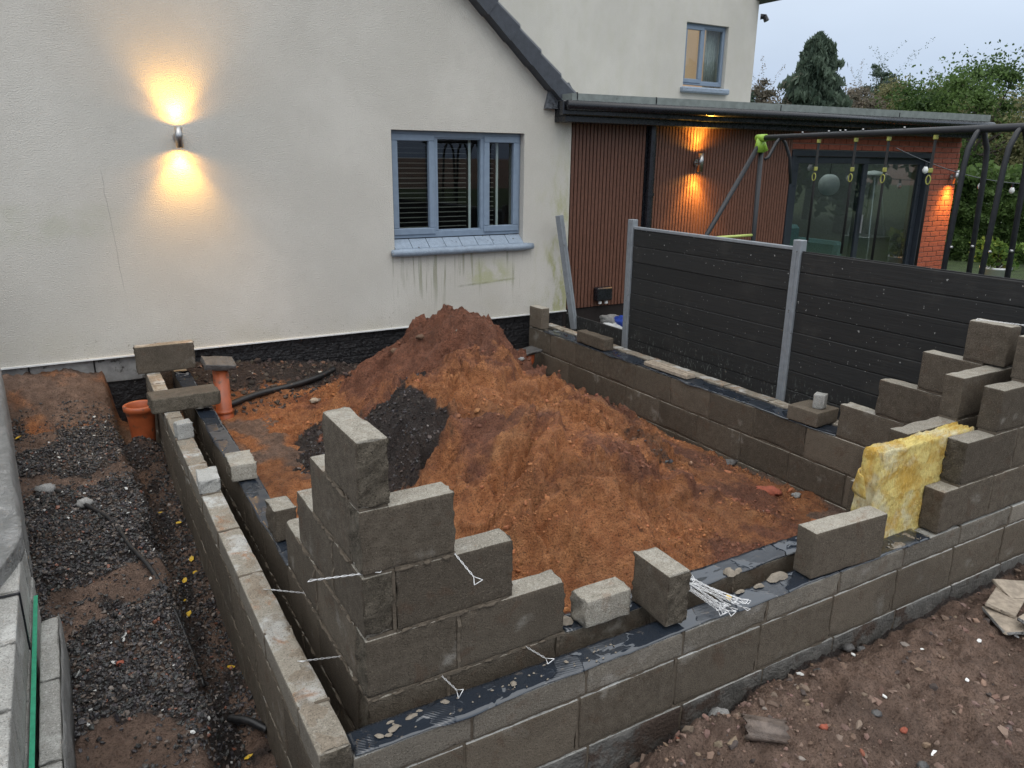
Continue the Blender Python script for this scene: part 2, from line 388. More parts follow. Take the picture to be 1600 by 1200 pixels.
def glass_mat(ior=1.6):
    m = bpy.data.materials.new('window_glass'); m.use_nodes = True; t = m.node_tree; t.nodes.clear()
    o = t.nodes.new('ShaderNodeOutputMaterial'); mi = t.nodes.new('ShaderNodeMixShader'); tr = t.nodes.new('ShaderNodeBsdfTransparent'); g = t.nodes.new('ShaderNodeBsdfGlossy')
    fr = t.nodes.new('ShaderNodeFresnel'); fr.inputs[0].default_value = ior; g.inputs['Roughness'].default_value = .01
    tr.inputs[0].default_value = (.82,.86,.85,1)
    ge = t.nodes.new('ShaderNodeNewGeometry'); ma = t.nodes.new('ShaderNodeMath'); ma.operation = 'MULTIPLY'; inv = t.nodes.new('ShaderNodeMath'); inv.operation = 'SUBTRACT'; inv.inputs[0].default_value = 1
    t.links.new(ge.outputs['Backfacing'], inv.inputs[1]); t.links.new(fr.outputs[0], ma.inputs[0]); t.links.new(inv.outputs[0], ma.inputs[1]); t.links.new(ma.outputs[0], mi.inputs[0]); t.links.new(tr.outputs[0], mi.inputs[1]); t.links.new(g.outputs[0], mi.inputs[2]); t.links.new(mi.outputs[0], o.inputs[0])
    return m
MAT['glass'] = glass_mat(); MAT['doorglass'] = glass_mat(2.6)
def film_mat():
    k = NT('plastic_film'); n = k.noise(26, 6, .65, dist=2.2)
    c = k.mix(k.mr(k.noise(9, 5, .6), .35, .7), (.33,.33,.32), (.50,.495,.485))
    k.b.inputs['Alpha'].default_value = .86
    return k.fin(c, .35, k.bump(n, 1, .05), .5)
MAT['film'] = film_mat()
def wool_mat():
    k = NT('mineral_wool'); a = k.noise(9, 6, .7, dist=.3); f = k.noise(90, 5, .75, stretch=(1,1,.35))
    c = k.mix(k.mr(a, .4, .62), (.90,.74,.28), (.70,.44,.10)); c = k.mix(k.mr(k.noise(5, 4, .6), .5, .64, 0, .8), c, (.86,.80,.55))
    c = k.mix(k.mr(f, .48, .3, 0, .75), c, (.42,.24,.05)); c = k.mix(k.mr(f, .55, .75, 0, .6), c, (.92,.84,.55))
    return k.fin(c, .95, k.bump(f, 1, .02), .1)
MAT['wool'] = wool_mat()
def leaf_mat(name, a, b, d=None):
    k = NT(name); c = k.mix(k.mr(k.attr('col'), 0, 1), a, b)
    m = k.fin(c, .6, None, .25); tl = k.n('ShaderNodeBsdfTranslucent'); ms = k.n('ShaderNodeMixShader'); ms.inputs[0].default_value = .4
    k.l(c, tl.inputs[0]); k.l(k.b.outputs[0], ms.inputs[1]); k.l(tl.outputs[0], ms.inputs[2]); k.l(ms.outputs[0], k.out.inputs[0])
    k.b.inputs['Subsurface Weight'].default_value = 0
    return m
MAT['conifer'] = leaf_mat('conifer_leaf', (.055,.085,.062), (.13,.175,.125))
MAT['green'] = leaf_mat('tree_leaf', (.105,.110,.050), (.25,.24,.115))
MAT['hedge'] = leaf_mat('hedge_leaf', (.035,.070,.020), (.12,.19,.055))
MAT['rusty'] = leaf_mat('autumn_leaf', (.13,.12,.09), (.26,.22,.17))
MAT['bright'] = leaf_mat('potted_leaf', (.07,.14,.03), (.20,.30,.07))
MAT['bark'] = plain('bark', (.06,.05,.042), .9, .3, 20)

# ------------------------------------------------------------------ ground (one sheet to the horizon)
def axis_coords(lo, hi, st, far):
    c = list(np.arange(lo, hi+st/2, st)); d = st; x = hi
    while x < far: d = d*1.22; x = x+d; c.append(x)
    d = st; x = lo
    while x > -far: d = d*1.22; x = x-d; c.insert(0, x)
    return np.array(c)
def ground_h(x, y):
    wob = fbm(x, y, 2.1, 3, 11)*.10
    rough = fbm(x, y, 3.0, 5, 3, .55)*.035+billow(x, y, 9, 4, 9, .6)*.032
    z = np.full_like(x, -.10)
    # building plot, inside the block walls
    fl = -.47-.03*sst(.5, 3.2, x)+.12*sst(1.5, .2, x)*sst(1.8, 3.6, y)+.30*sst(4.1, 4.8, y)*sst(3.6, 1.0, x)
    # strip left of the walls: gravel bench, trench along the wall, soil bank by the house
    be = -.27+.03*sst(1, 3, y)+.21*sst(4.15, 4.75, y+wob)
    be = be+.05*sst(-.55, -.95, x)*sst(4, 4.5, y)
    tr = -.55+.06*sst(1.2, 3, y)
    e0 = -.395+wob*.55-.05*sst(2.4, 3.5, y)-.02
    left = be*(1-sst(-.05, .05, x-e0))+tr*sst(-.05, .05, x-e0)
    left = left+.24*np.exp(-((x+.36)/.16)**2-((y-3.72)/.22)**2)*sst(-.05,.05,x-e0)
    left = left-.16*np.exp(-((x+.34)/.15)**2-((y-4.35)/.28)**2)
    # ground in front of the wall, with the dug gap against it
    fr = -.375-.02*sst(1, 3.5, x)+.045*fbm(x, y, 1.5, 4, 21)+(billow(x+.3*fbm(x,y,2,2,4), y, 4.5, 4, 27, .6)-.35)*.045
    for (cx, cy, an) in ((1.75,-.45,.5),(2.1,-.75,.9),(2.45,-.5,.3),(1.45,-.75,1.1),(2.8,-.75,.6),(1.1,-.6,.2)):
        dx_, dy_ = (x-cx)*math.cos(an)+(y-cy)*math.sin(an), -(x-cx)*math.sin(an)+(y-cy)*math.cos(an); rr_ = np.sqrt((dx_/.15)**2+(dy_/.055)**2)
        fr = fr-.022*sst(1.0,.8,rr_)+.012*sst(.95,1.05,rr_)*sst(1.5,1.1,rr_)
    gap = sst(-.345, -.235, y+wob*.55+.035*sst(1.6, 2.6, x)-.0*x)
    fr = fr-gap*(.17-.10*sst(1.1, 1.7, x))
    lx = sst(.55, .95, x+wob*1.5+(y+.3)*.35)
    fr = fr*lx+(-.56)*(1-lx)
    fr2 = np.where((x < -.40), be, fr)
    ins = (x > -.12) & (x < 3.72) & (y > -.12)
    z = np.where(x < 3.84, np.where(ins, fl, np.where(y < -.12, np.where(x < .4, np.where(x < -.12, left, tr), fr), np.where(x < -.0, left, z))), -.085)
    mixm = sst(3.70, 3.84, x)
    z = np.where((y < -.12) & (x > .4), fr, z)
    core = sst(8, 5, np.maximum(np.abs(x-1), np.abs(y-1)))
    z = z+rough*np.where(x > 3.84, .3, 1.)*core
    z = np.where(y > 4.84, np.minimum(z, -.12), z)
    z = z*core+(-.12)*(1-core)
    return z
gx = axis_coords(-1.45, 4.0, .0165, 900); gy = axis_coords(-1.6, 4.9, .0165, 900)
GX, GY = np.meshgrid(gx, gy); GZ = ground_h(GX, GY)
nx_, ny_ = len(gx), len(gy)
idx = np.arange(nx_*ny_).reshape(ny_, nx_)
gf = np.stack([idx[:-1,:-1], idx[:-1,1:], idx[1:,1:], idx[1:,:-1]], -1).reshape(-1, 4)
me = fast_mesh('ground', np.stack([GX, GY, GZ], -1).reshape(-1, 3), gf); smooth(me)
dark = np.clip(.9*((GX < -.30) & (GY < 4.0))*(.55+.35*sst(0, .5, fbm(GX, GY, 2.3, 3, 5)+.15)), 0, 1)
dark = np.maximum(dark, .75*sst(-.26, -.2, GY)*(GX > .3)*(GY < -.1))
dark = np.maximum(dark, (.8*sst(4.25, 4.6, GY+.1*fbm(GX, GY, 3, 3, 8)))*(GX > -.1)*(GX < 3.6))
dark = np.maximum(dark, .34*sst(.1, .6, fbm(GX, GY, 1.1, 3, 44)+sst(1.5, 3.0, GX-GY*.5)*.35-.15)*(GY < -.5))
dark = np.maximum(dark, .5*(GX > -.45)*(GX < -.1)*(GY < 4)*(.7+fbm(GX, GY, 5, 3, 61)))
sand = (.34+.4*sst(-.05, .35, fbm(GX, GY, 1.7, 3, 33)+.12))*(GX > -.1)*(GX < 3.6)*(GY > 0)+(.30+.5*fbm(GX, GY, 2.6, 3, 19))*((GX < -.15) & (GY > 4.1))
lo_ = sst(.10, -.2, fbm(GX, GY, 1.5, 4, 55)+.28*sst(1.7, 2.7, GY)+.16)*(GX < -.3)*(GX > -1.25)*(GY < 4.2); dark = dark*(1-.8*lo_); sand = np.maximum(sand, .26*lo_)
damp = sst(.1, .5, fbm(GX, GY, 1.5, 3, 15)+.2)
setcol(me, 'mix', np.stack([dark, sand, damp], -1).reshape(-1, 3))
g = link('ground', me, MAT['soil']); g['kind'] = 'structure'
lw = MB(); lw.add([(4.35,-30,-.07),(60,-30,-.07),(60,4.5,-.07),(4.35,4.5,-.07)], [(0,1,2,3)])
lw.add([(11.6,4.5,-.07),(60,4.5,-.07),(60,60,-.07),(11.6,60,-.07)], [(0,1,2,3)])
o = lw.obj('lawn', MAT['grassy']); o['kind'] = 'structure'

# ------------------------------------------------------------------ heap of sand and soil
CP = np.array([
 (2.02,3.73,.47),(1.95,3.85,.40),(2.2,3.75,.38),(1.775,3.838,.29),(1.51,3.761,.1),(1.28,3.9,-.1),(1.12,3.31,-.15),(2.09,3.28,.31),
 (1.75,3.2,.30),(1.62,2.84,.26),(1.47,2.56,.18),(1.89,2.7,.24),(2.32,2.68,.06),(1.79,2.15,.15),(1.64,1.89,.10),(2.11,2.1,.06),(2.43,2.1,0.),
 (2.73,1.95,-.16),(1.79,1.54,.12),(1.50,1.24,.10),(1.41,1.65,.05),(1.26,2.03,-.06),(1.17,2.43,.06),(1.07,2.42,-.10),(1.0,2.2,-.28),(1.1,1.7,-.17),
 (1.5,.98,.03),(1.48,.80,-.16),(1.45,.60,-.34),(1.16,.94,-.25),(2.26,1.38,-.06),(2.08,1.05,-.22),(2.76,1.31,-.29),(2.4,.80,-.36),(3.05,1.05,-.43),
 (.4,2.99,-.47),(.6,3.41,-.39),(.53,4.1,-.36),(.95,3.74,-.26),(.7,2.5,-.42),(.7,1.8,-.44),(.75,1.2,-.45),(.8,.6,-.48),(1.4,.25,-.46),(2.2,.3,-.44),(3.0,.3,-.46),
 (2.55,3.6,.02),(2.75,3.2,-.12),(2.9,2.7,-.22),(3.15,3.6,-.36),(3.2,2.8,-.42),(3.2,2.2,-.40),(3.2,1.6,-.42),(2.9,4.1,-.34),(2.4,4.2,.0),(2.0,4.3,-.0),(2.0,4.7,-.32),(1.5,4.3,-.2),(1.1,4.5,-.3),(2.6,4.7,-.36),(.3,4.5,-.42),(.35,.3,-.5),(.3,1.5,-.48),(.25,2.5,-.48),(3.4,4.3,-.42)])
hx = np.arange(.13, 3.46, .0115); hy = np.arange(.13, 4.66, .0125)
HX, HY = np.meshgrid(hx, hy)
d = np.sqrt(((CP[:,None,:2]-CP[None,:,:2])**2).sum(-1)+.01); A = d+np.eye(len(CP))*-.06
Pm = np.c_[np.ones(len(CP)), CP[:,:2]]
K = np.block([[A, Pm],[Pm.T, np.zeros((3,3))]]); wv_ = np.linalg.solve(K, np.r_[CP[:,2], 0,0,0])
def heap_base(x, y):
    z = wv_[-3]+wv_[-2]*x+wv_[-1]*y
    for i in range(len(CP)): z = z+wv_[i]*np.sqrt((x-CP[i,0])**2+(y-CP[i,1])**2+.01)
    return z
def heap_h(x, y, det=True):
    z = heap_base(x, y)
    w1 = fbm(x, y, 1.8, 3, 101)*.16; w2 = fbm(x, y, 1.8, 3, 131)*.16
    X2, Y2 = x+w1, y+w2
    up = sst(-.42, -.1, z)
    z = z+(fbm(X2, Y2, 1.9, 3, 141, .55)*.11)*(.3+.7*up)
    # slumped scarps and spade cuts
    t = (Y2*.55-X2*.85)*3.1+fbm(x, y, 1.1, 2, 7)*1.2; fr = t-np.floor(t)
    z = z+(sst(0, .16, fr)*(1-fr)-.38)*.13*up*sst(-.05, .3, fbm(x, y, 1.6, 2, 181)+.15)
    t = (Y2*1.0+X2*.35)*3.7+fbm(x, y, 1.4, 2, 17)*1.0; fr = t-np.floor(t)
    z = z+(sst(0, .12, fr)*(1-fr)-.38)*.10*up*sst(-.08, .25, fbm(x, y, 1.9, 2, 191)+.05)
    for (cx, cy, rr, dz) in ((1.78,1.93,.17,.06),(1.72,2.28,.26,.03),(1.55,2.95,.12,.08),(1.36,1.42,.13,.06),(2.35,1.75,.15,.05),(1.95,1.15,.12,.05)):
        dd = np.sqrt((x-cx)**2+((y-cy)*1.3)**2)+fbm(x, y, 5, 2, 77)*.04
        z = z-dz*sst(rr, rr*.7, dd)*(.5+.8*sst(cy-rr, cy+rr, y))
    if det:
        flat = sst(.1, -.15, fbm(x, y, 2.2, 2, 231)-.05)
        cl = billow(X2*1.1, Y2, 7.5, 4, 201, .6)
        z = z+(cl-.42)*.065*(.45+.75*up)*(.25+.75*flat)
        z = z+(billow(X2, Y2*1.2, 22, 3, 251, .6)-.35)*.034*(.25+.75*flat)
        z = z+fbm(x, y, 40, 2, 221, .6)*.007
    return z
HZ = heap_h(HX, HY)
fl_h = ground_h(HX, HY)
ed = np.minimum.reduce([HX-.13, 3.455-HX, HY-.13, 4.655-HY])
HZ = HZ-sst(.05, 0, ed)*.12
idx = np.arange(HX.size).reshape(HX.shape)
hf = np.stack([idx[:-1,:-1], idx[:-1,1:], idx[1:,1:], idx[1:,:-1]], -1).reshape(-1, 4)
dv = (HZ-fl_h).ravel(); keep = (dv[hf].max(1) > -.02)
used = np.unique(hf[keep]); remap = -np.ones(HX.size, int); remap[used] = np.arange(len(used))
me = fast_mesh('soil_heap', np.stack([HX, HY, HZ], -1).reshape(-1, 3)[used], remap[hf[keep]]); smooth(me)
def blob(x, y, cx, cy, rx, ry): return sst(1.25, .6, np.sqrt(((x-cx)/rx)**2+((y-cy)/ry)**2)+fbm(x, y, 4, 3, 301)*.35)
def heap_dark(x, y):
    return np.clip(blob(x, y, 1.13, 2.45, .26, .50)+blob(x, y, .62, 2.75, .38, .75)*.9+blob(x, y, 1.42, 2.92, .08, .22)*.9+.5*blob(x, y, 2.55, 1.65, .10, .45)+.6*sst(4.2, 4.5, y+.1*fbm(x, y, 3, 2, 5)), 0, 1)
DK = heap_dark(HX, HY)
def heap_sand(HX, HY, HZ):
  top = sst(2.75, 3.15, HY+.25*fbm(HX, HY, 2, 3, 311))*sst(.9, 1.25, HX)*sst(-.3, -.1, HZ)
  SD = np.clip(.62+.6*fbm(HX, HY, 1.9, 4, 321)-.62*top-.28*sst(2.25, 3.1, HX)*sst(2.4, .9, HY)+.08, 0, 1)
  SD = np.maximum(SD, .85*blob(HX, HY, 1.74, 2.1, .28, .34)); SD = np.maximum(SD, .8*blob(HX, HY, .6, 3.8, .45, .35)); SD = np.maximum(SD, .95*blob(HX, HY, 1.35, .75, .35, .35))
  return SD
SD = heap_sand(HX, HY, HZ)
DM = np.clip(fbm(HX, HY, 1.6, 3, 331)+.15+.5*sst(2.3, 3.2, HX), 0, 1)
setcol(me, 'mix', np.stack([DK, SD, DM], -1).reshape(-1, 3)[used])
heap = link('soil_heap', me, MAT['heap']); tag(heap, 'big heap of orange sand and red brown soil inside the block walls', 'soil heap')

# ------------------------------------------------------------------ stones (stuff) scattered in numpy
PHI = (1+5**.5)/2
ICO = np.array([(-1,PHI,0),(1,PHI,0),(-1,-PHI,0),(1,-PHI,0),(0,-1,PHI),(0,1,PHI),(0,-1,-PHI),(0,1,-PHI),(PHI,0,-1),(PHI,0,1),(-PHI,0,-1),(-PHI,0,1)])/1.902
ICF = np.array([(0,11,5),(0,5,1),(0,1,7),(0,7,10),(0,10,11),(1,5,9),(5,11,4),(11,10,2),(10,7,6),(7,1,8),(3,9,4),(3,4,2),(3,2,6),(3,6,8),(3,8,9),(4,9,5),(2,4,11),(6,2,10),(8,6,7),(9,8,1)])
def stones(name, P, size, cols, mat, seed, flat=(.35,.75), parent=None, sm=False, jit=.5):
    R = np.random.default_rng(seed); N = len(P)
    V = ICO[None]*(1+R.uniform(-jit, jit*.6, (N,12,1))); sc_ = np.stack([R.uniform(.75,1.3,N), R.uniform(.6,1.0,N), R.uniform(flat[0],flat[1],N)], -1)
    V = V*(sc_*np.asarray(size)[:,None])[:,None,:]
    q = R.normal(size=(N,4)); q[:,1:3] *= .35; q /= np.linalg.norm(q, axis=1, keepdims=True)
    w, x, y, z = q.T
    Rm = np.stack([np.stack([1-2*(y*y+z*z), 2*(x*y-z*w), 2*(x*z+y*w)], -1), np.stack([2*(x*y+z*w), 1-2*(x*x+z*z), 2*(y*z-x*w)], -1), np.stack([2*(x*z-y*w), 2*(y*z+x*w), 1-2*(x*x+y*y)], -1)], 1)
    V = np.einsum('nij,nkj->nki', Rm, V)+P[:,None,:]
    F = (ICF[None]+(np.arange(N)*12)[:,None,None]).reshape(-1, 3)
    me = fast_mesh(name, V.reshape(-1, 3), F)
    smooth(me, sm)
    setcol(me, 'col', np.repeat(cols, 12, 0)); return link(name, me, mat, parent)
def palette(R, N, base, var, extra=()):
    c = np.array(base)[None]*(1+R.uniform(-var, var, (N,1)))*(1+R.uniform(-.08,.08,(N,3)))
    for (p, cc) in extra:
        m = R.random(N) < p; c[m] = np.array(cc)[None]*(1+R.uniform(-.2,.2,(m.sum(),1)))
    return c
R = np.random.default_rng(5)
# dark gravel bench on the left
N = 64000; x = R.uniform(-1.25, -.20, N); y = R.uniform(-.6, 4.4, N)
edge = -.40+fbm(x, y, 2.1, 3, 11)*.055-.05*sst(2.4, 3.5, y)
dens = sst(-.14, .16, fbm(x, y, 1.5, 4, 55)+.28*sst(1.7, 2.7, y)+.16)*(.10+.9*sst(4.3, 4.1, y+.2*fbm(x, y, 2.5, 2, 6)))
dens = np.where(x > edge, dens*.38, dens); keep = R.random(N) < dens+.05
x, y = x[keep], y[keep]; z = ground_h(x, y)+R.uniform(-.004, .008, len(x)); sz = .0055+.0085*R.random(len(x))**1.7
o = stones('gravel', np.stack([x, y, z], -1), sz, palette(R, len(x), (.036,.034,.035), .6, ((.05,(.18,.15,.13)),(.012,(.5,.5,.48)),(.02,(.2,.08,.05)),(.12,(.11,.085,.07)))), MAT['stone'], 2)
o['kind'] = 'stuff'; tag(o, 'dark grey loose gravel spread beside the trench', 'gravel')
# black stone patch and clods on the heap
N = 9000; x = R.uniform(.2, 2.8, N); y = R.uniform(.9, 4.4, N); keep = R.random(N) < (heap_dark(x, y)-.25)*1.2*(y < 3.7)
x, y = x[keep], y[keep]; z = heap_h(x, y); vis = z > ground_h(x, y)-.01; x, y, z = x[vis], y[vis], z[vis]
o = stones('dark_rubble', np.stack([x, y, z], -1), R.uniform(.006, .017, len(x)), palette(R, len(x), (.038,.034,.036), .5, ((.03,(.2,.18,.17)),(.25,(.07,.05,.043)))), MAT['stone'], 3)
o['kind'] = 'stuff'; tag(o, 'patch of wet black stone chippings on the near side of the heap', 'rubble')
def clod_field(N, smin, smax, pw, seed, dens0):
    x = R.uniform(.2, 3.4, N); y = R.uniform(.2, 4.5, N)
    keep = R.random(N) < dens0+1.1*sst(.0, .4, fbm(x, y, 2.2, 3, 88)); x, y = x[keep], y[keep]
    z = heap_h(x, y); vis = z > ground_h(x, y)-.005; x, y, z = x[vis], y[vis], z[vis]
    sd = sst(.3, .72, heap_sand(x, y, z)+R.uniform(-.15,.15,len(x)))[:,None]; dk = sst(.3, .65, heap_dark(x, y))[:,None]
    c = palette(R, len(x), (.20,.080,.047), .2, ((.015,(.3,.25,.2)),))*(1-sd)+palette(R, len(x), (.36,.145,.060), .18)*sd
    c = c*(1-dk)+palette(R, len(x), (.045,.037,.035), .3)*dk
    return np.stack([x, y, z], -1), smin+(smax-smin)*R.random(len(x))**pw, c
A_ = [clod_field(20000, .004, .013, 2.4, 1, .06), clod_field(1100, .013, .028, 2.2, 2, .08), clod_field(60, .028, .045, 1.5, 3, .15)]
o = stones('soil_clods', np.concatenate([a[0] for a in A_]), np.concatenate([a[1] for a in A_]), np.concatenate([a[2] for a in A_]), MAT['clod'], 4, flat=(.4,.85), sm=False, jit=.45)
o['kind'] = 'stuff'; tag(o, 'clods and crumbs of sand and earth strewn over the heap', 'soil')
# rubble along the foot of the house
N = 2600; x = R.uniform(.15, 3.4, N); y = R.uniform(4.2, 4.82, N); z = np.maximum(ground_h(x, y), heap_h(x, y)-.02*(y>4.6)); z = np.where(y > 4.62, ground_h(x, y), z)
o = stones('house_rubble', np.stack([x, y, z], -1), .006+.028*R.random(N)**3.5, palette(R, N, (.055,.042,.036), .5, ((.12,(.16,.09,.06)),(.02,(.4,.38,.34)))), MAT['clod'], 14)
o['kind'] = 'stuff'; tag(o, 'dark rubble and soil along the black foot of the house', 'rubble')
# pebbles and crumbs on the front ground
N = 8000; x = R.uniform(.5, 4.2, N); y = R.uniform(-1.5, -.22, N); keep = R.random(N) < .25+.8*sst(.05, .4, fbm(x, y, 1.7, 3, 91)); x, y = x[keep], y[keep]
z = ground_h(x, y)+.001
o = stones('pebbles', np.stack([x, y, z], -1), .003+.021*R.random(len(x))**4.5, palette(R, len(x), (.20,.135,.104), .3, ((.012,(.27,.23,.20)),(.12,(.08,.062,.055)),(.004,(.6,.6,.58)),(.003,(.25,.09,.055)))), MAT['clod'], 6, flat=(.5,.8))
o['kind'] = 'stuff'; tag(o, 'small pebbles and earth crumbs on the brown ground in front', 'pebbles')

# ------------------------------------------------------------------ blocks
def lattice(L, st=.04):
    n = max(1, int(round((L-.036)/st))); return np.array([0, .0055, .018]+list(.018+(L-.036)*np.arange(1, n)/n)+[L-.018, L-.0055, L])-L/2
_bc = {}
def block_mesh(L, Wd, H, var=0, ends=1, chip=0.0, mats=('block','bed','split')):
    key = (round(L,3), round(Wd,3), round(H,3), var, ends, chip, mats)
    if key in _bc: return _bc[key]
    R = np.random.default_rng(abs(hash((round(L,3), round(Wd,3), round(H,3), var))) % 99991)
    ax = [lattice(L), lattice(Wd, .016), lattice(H, .02)]; hs = np.array([L, Wd, H])/2
    vid = {}; vs = []; fs = []; mi = []; ori = []
    def vget(i, j, k_):
        key_ = (i, j, k_)
        if key_ not in vid: vid[key_] = len(vs); vs.append((ax[0][i], ax[1][j], ax[2][k_]))
        return vid[key_]
    nn = [len(a) for a in ax]
    for d_ in range(3):
        a, b = [(1,2),(2,0),(0,1)][d_]
        for sgn in (0, 1):
            for i in range(nn[a]-1):
                for j in range(nn[b]-1):
                    q = []
                    for (di, dj) in ((0,0),(1,0),(1,1),(0,1)):
                        t = [0,0,0]; t[d_] = sgn*(nn[d_]-1); t[a] = i+di; t[b] = j+dj; q.append(vget(*t))
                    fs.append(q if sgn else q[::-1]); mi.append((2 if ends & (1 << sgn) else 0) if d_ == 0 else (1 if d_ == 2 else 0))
    v = np.array(vs); p = R.uniform(0, 50, 6)
    r = .0035+.0035*np.clip(vn(v[:,0]*14+p[0], v[:,2]*14+v[:,1]*9+p[1], var)+.2, 0, 1)+chip*np.clip(vn(v[:,0]*9+p[2], v[:,2]*11+v[:,1]*13+p[3], var+5)-.12, 0, 1)*.09
    inner = hs[None]-r[:,None]; c = np.clip(v, -inner, inner); dd = v-c; ln = np.linalg.norm(dd, axis=1, keepdims=True)
    v2 = np.where(ln > 1e-9, c+dd/np.maximum(ln, 1e-9)*r[:,None], v)
    am = np.full(len(v), .0012)
    for sgn, bit in ((-1,1),(1,2)):
        if ends & bit: am = np.where(sgn*v[:,0] > hs[0]-.003, .011, am)
    nz = vn(v[:,0]*31+p[4], v[:,2]*31+v[:,1]*23+p[5], 3)+.6*vn(v[:,0]*63+v[:,1]*51+p[1], v[:,2]*67+p[4], 9)
    nrm = v2/hs[None]; nrm = np.sign(nrm)*np.abs(nrm)**8; nrm /= np.maximum(np.linalg.norm(nrm, axis=1, keepdims=True), 1e-6)
    nz = nz+np.where(am > .005, .7*vn(v[:,1]*120+p[0], v[:,2]*120+p[1], 4), 0)
    v2 = v2+nrm*(am*(nz-.35))[:,None]
    me = fast_mesh('block', v2, np.array(fs)); smooth(me)
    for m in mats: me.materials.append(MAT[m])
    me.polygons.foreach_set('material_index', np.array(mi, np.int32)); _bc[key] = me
    return me
_bv = [0]
def put_block(name, a, L, Wd, H, rz=0., parent=None, ends=1, chip=.15, tilt=(0,0), mats=('block','bed','split')):
    _bv[0] = (_bv[0]+1) % 4
    return link(name, block_mesh(L, Wd, H, _bv[0], ends, chip, mats), None, parent, a, (tilt[0], tilt[1], rz))
def jitter_strip(mb, axis, fix, wid, a0, a1, z0, z1, seed, proud=.002, amp=.004, vertical=False):
    # mortar joint: a thin bar whose two long faces wander in and out of the wall face
    R = random.Random(seed); L = (z1-z0) if vertical else (a1-a0); n = max(2, int(L/.014)); rings = []
    s0 = R.uniform(0, 99)
    for i in range(n+1):
        t = i/n
        def off(q):
            return -.004+proud+amp*(float(vn(np.array(s0+q+t*L*9), np.array(q*3.1), 5))*1.5+.8*float(vn(np.array(s0+q+t*L*31), np.array(q*1.1), 8)))
        lo, hi = off(0), off(7); e = .0015*R.uniform(-1, 1)
        if vertical:
            zz = z0+(z1-z0)*t; ring = [(a0-.001, fix-lo, zz), (a1+.001, fix-lo+e*.4, zz), (a1+.001, fix+wid+hi, zz), (a0-.001, fix+wid+hi, zz)]
        else:
            aa = a0+(a1-a0)*t; ring = [(aa, fix-lo, z0-.001), (aa, fix+wid+hi, z0-.001), (aa, fix+wid+hi, z1+.001), (aa, fix-lo, z1+.001+e*.3)]
        if axis == 'y': ring = [(p[1], p[0], p[2]) for p in ring]
        rings.append(ring)
    vs = [p for r in rings for p in r]; F = [(0,1,2,3), tuple(4*n+q for q in (3,2,1,0))]
    for i in range(n):
        for q in range(4): F.append((4*i+q, 4*i+(q+1)%4, 4*i+4+(q+1)%4, 4*i+4+q))
    mb.add(vs, F)
def leaf(name, label, axis, fix, courses, topmat='bed', wid=.1, proud=.002, amp=.004, endsfn=None, extra=None, low=None, squeeze=False):
    # courses: (z0, z1, [joint positions], headers) ; blocks run between successive joints, 10 mm perps
    cx = courses[0][2][0]
    w = thing(name, label, 'block wall', ((cx, fix, courses[0][0]) if axis == 'x' else (fix, cx, courses[0][0])), group='new concrete block walls')
    base = Vector(w.location); mb = MB()
    zs = [c[0] for c in courses]
    for ci, (z0, z1, js) in enumerate(courses):
        for i in range(len(js)-1):
            a0 = js[i]+(0 if i == 0 else .005); a1 = js[i+1]-(0 if i == len(js)-2 else .005)
            c = Vector(((a0+a1)/2, fix+wid/2, (z0+z1)/2)) if axis == 'x' else Vector((fix+wid/2, (a0+a1)/2, (z0+z1)/2))
            j = .0015
            c += Vector((0 if axis == 'x' else rnd.uniform(-j, j), rnd.uniform(-j, j) if axis == 'x' else 0, 0))
            en = 3 if endsfn is None else endsfn(ci, i, len(js)-1)
            tm = topmat if z1-z0 < .15 or ci == len(courses)-1 or True else 'bed'
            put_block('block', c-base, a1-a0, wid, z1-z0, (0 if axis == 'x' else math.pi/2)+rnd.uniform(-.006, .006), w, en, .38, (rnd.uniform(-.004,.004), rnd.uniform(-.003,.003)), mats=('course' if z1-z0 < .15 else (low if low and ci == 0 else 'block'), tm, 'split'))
            if i: jitter_strip(mb, axis, fix-0, wid, js[i]-.005, js[i]+.005, z0, z1, ci*31+i, proud, amp, True)
        if ci: jitter_strip(mb, axis, fix, wid, max(js[0], courses[ci-1][2][0]), min(js[-1], courses[ci-1][2][-1]), courses[ci-1][1], z0, ci*7+3, proud, amp*1.3)
    if extra:
        for (bx) in extra: mb.box(*bx)
    o = mb.obj('mortar', MAT['mortar'], w); o.location = -base
    if squeeze:
        q = MB()
        for ci in range(1, len(courses)):
            if courses[ci][0] < -.02: continue
            a0, a1 = max(courses[ci][2][0], courses[ci-1][2][0]), min(courses[ci][2][-1], courses[ci-1][2][-1]); a = a0+.01
            while a < a1-.02:
                if rnd.random() < .72:
                    L = rnd.uniform(.02, .09); rr = rnd.uniform(.004, .0085); n = max(3, int(L/.012)); zc = courses[ci][0]-.005
                    pts = [((a+L*i/n), fix-.001+rnd.uniform(-.002,.002), zc-.003+rnd.uniform(-.003,.003)) for i in range(n+1)]
                    if axis == 'y': pts = [(p[1], p[0], p[2]) for p in pts]
                    q.tube(pts, [rr*.3]+[rr*rnd.uniform(.6,1.15) for _ in range(n-1)]+[rr*.3], 7)
                    a += L
                a += rnd.uniform(.004, .05)
        o = q.obj('squeezed_mortar', MAT['mortar'], w, True); o.location = -base; o['kind'] = 'stuff'
    return w
def J(a, b, start, step=.45):
    r = [a]; x = start
    while x < b-.06:
        if x > a+.06: r.append(x)
        x += step
    return r+[b]
XR = 3.49
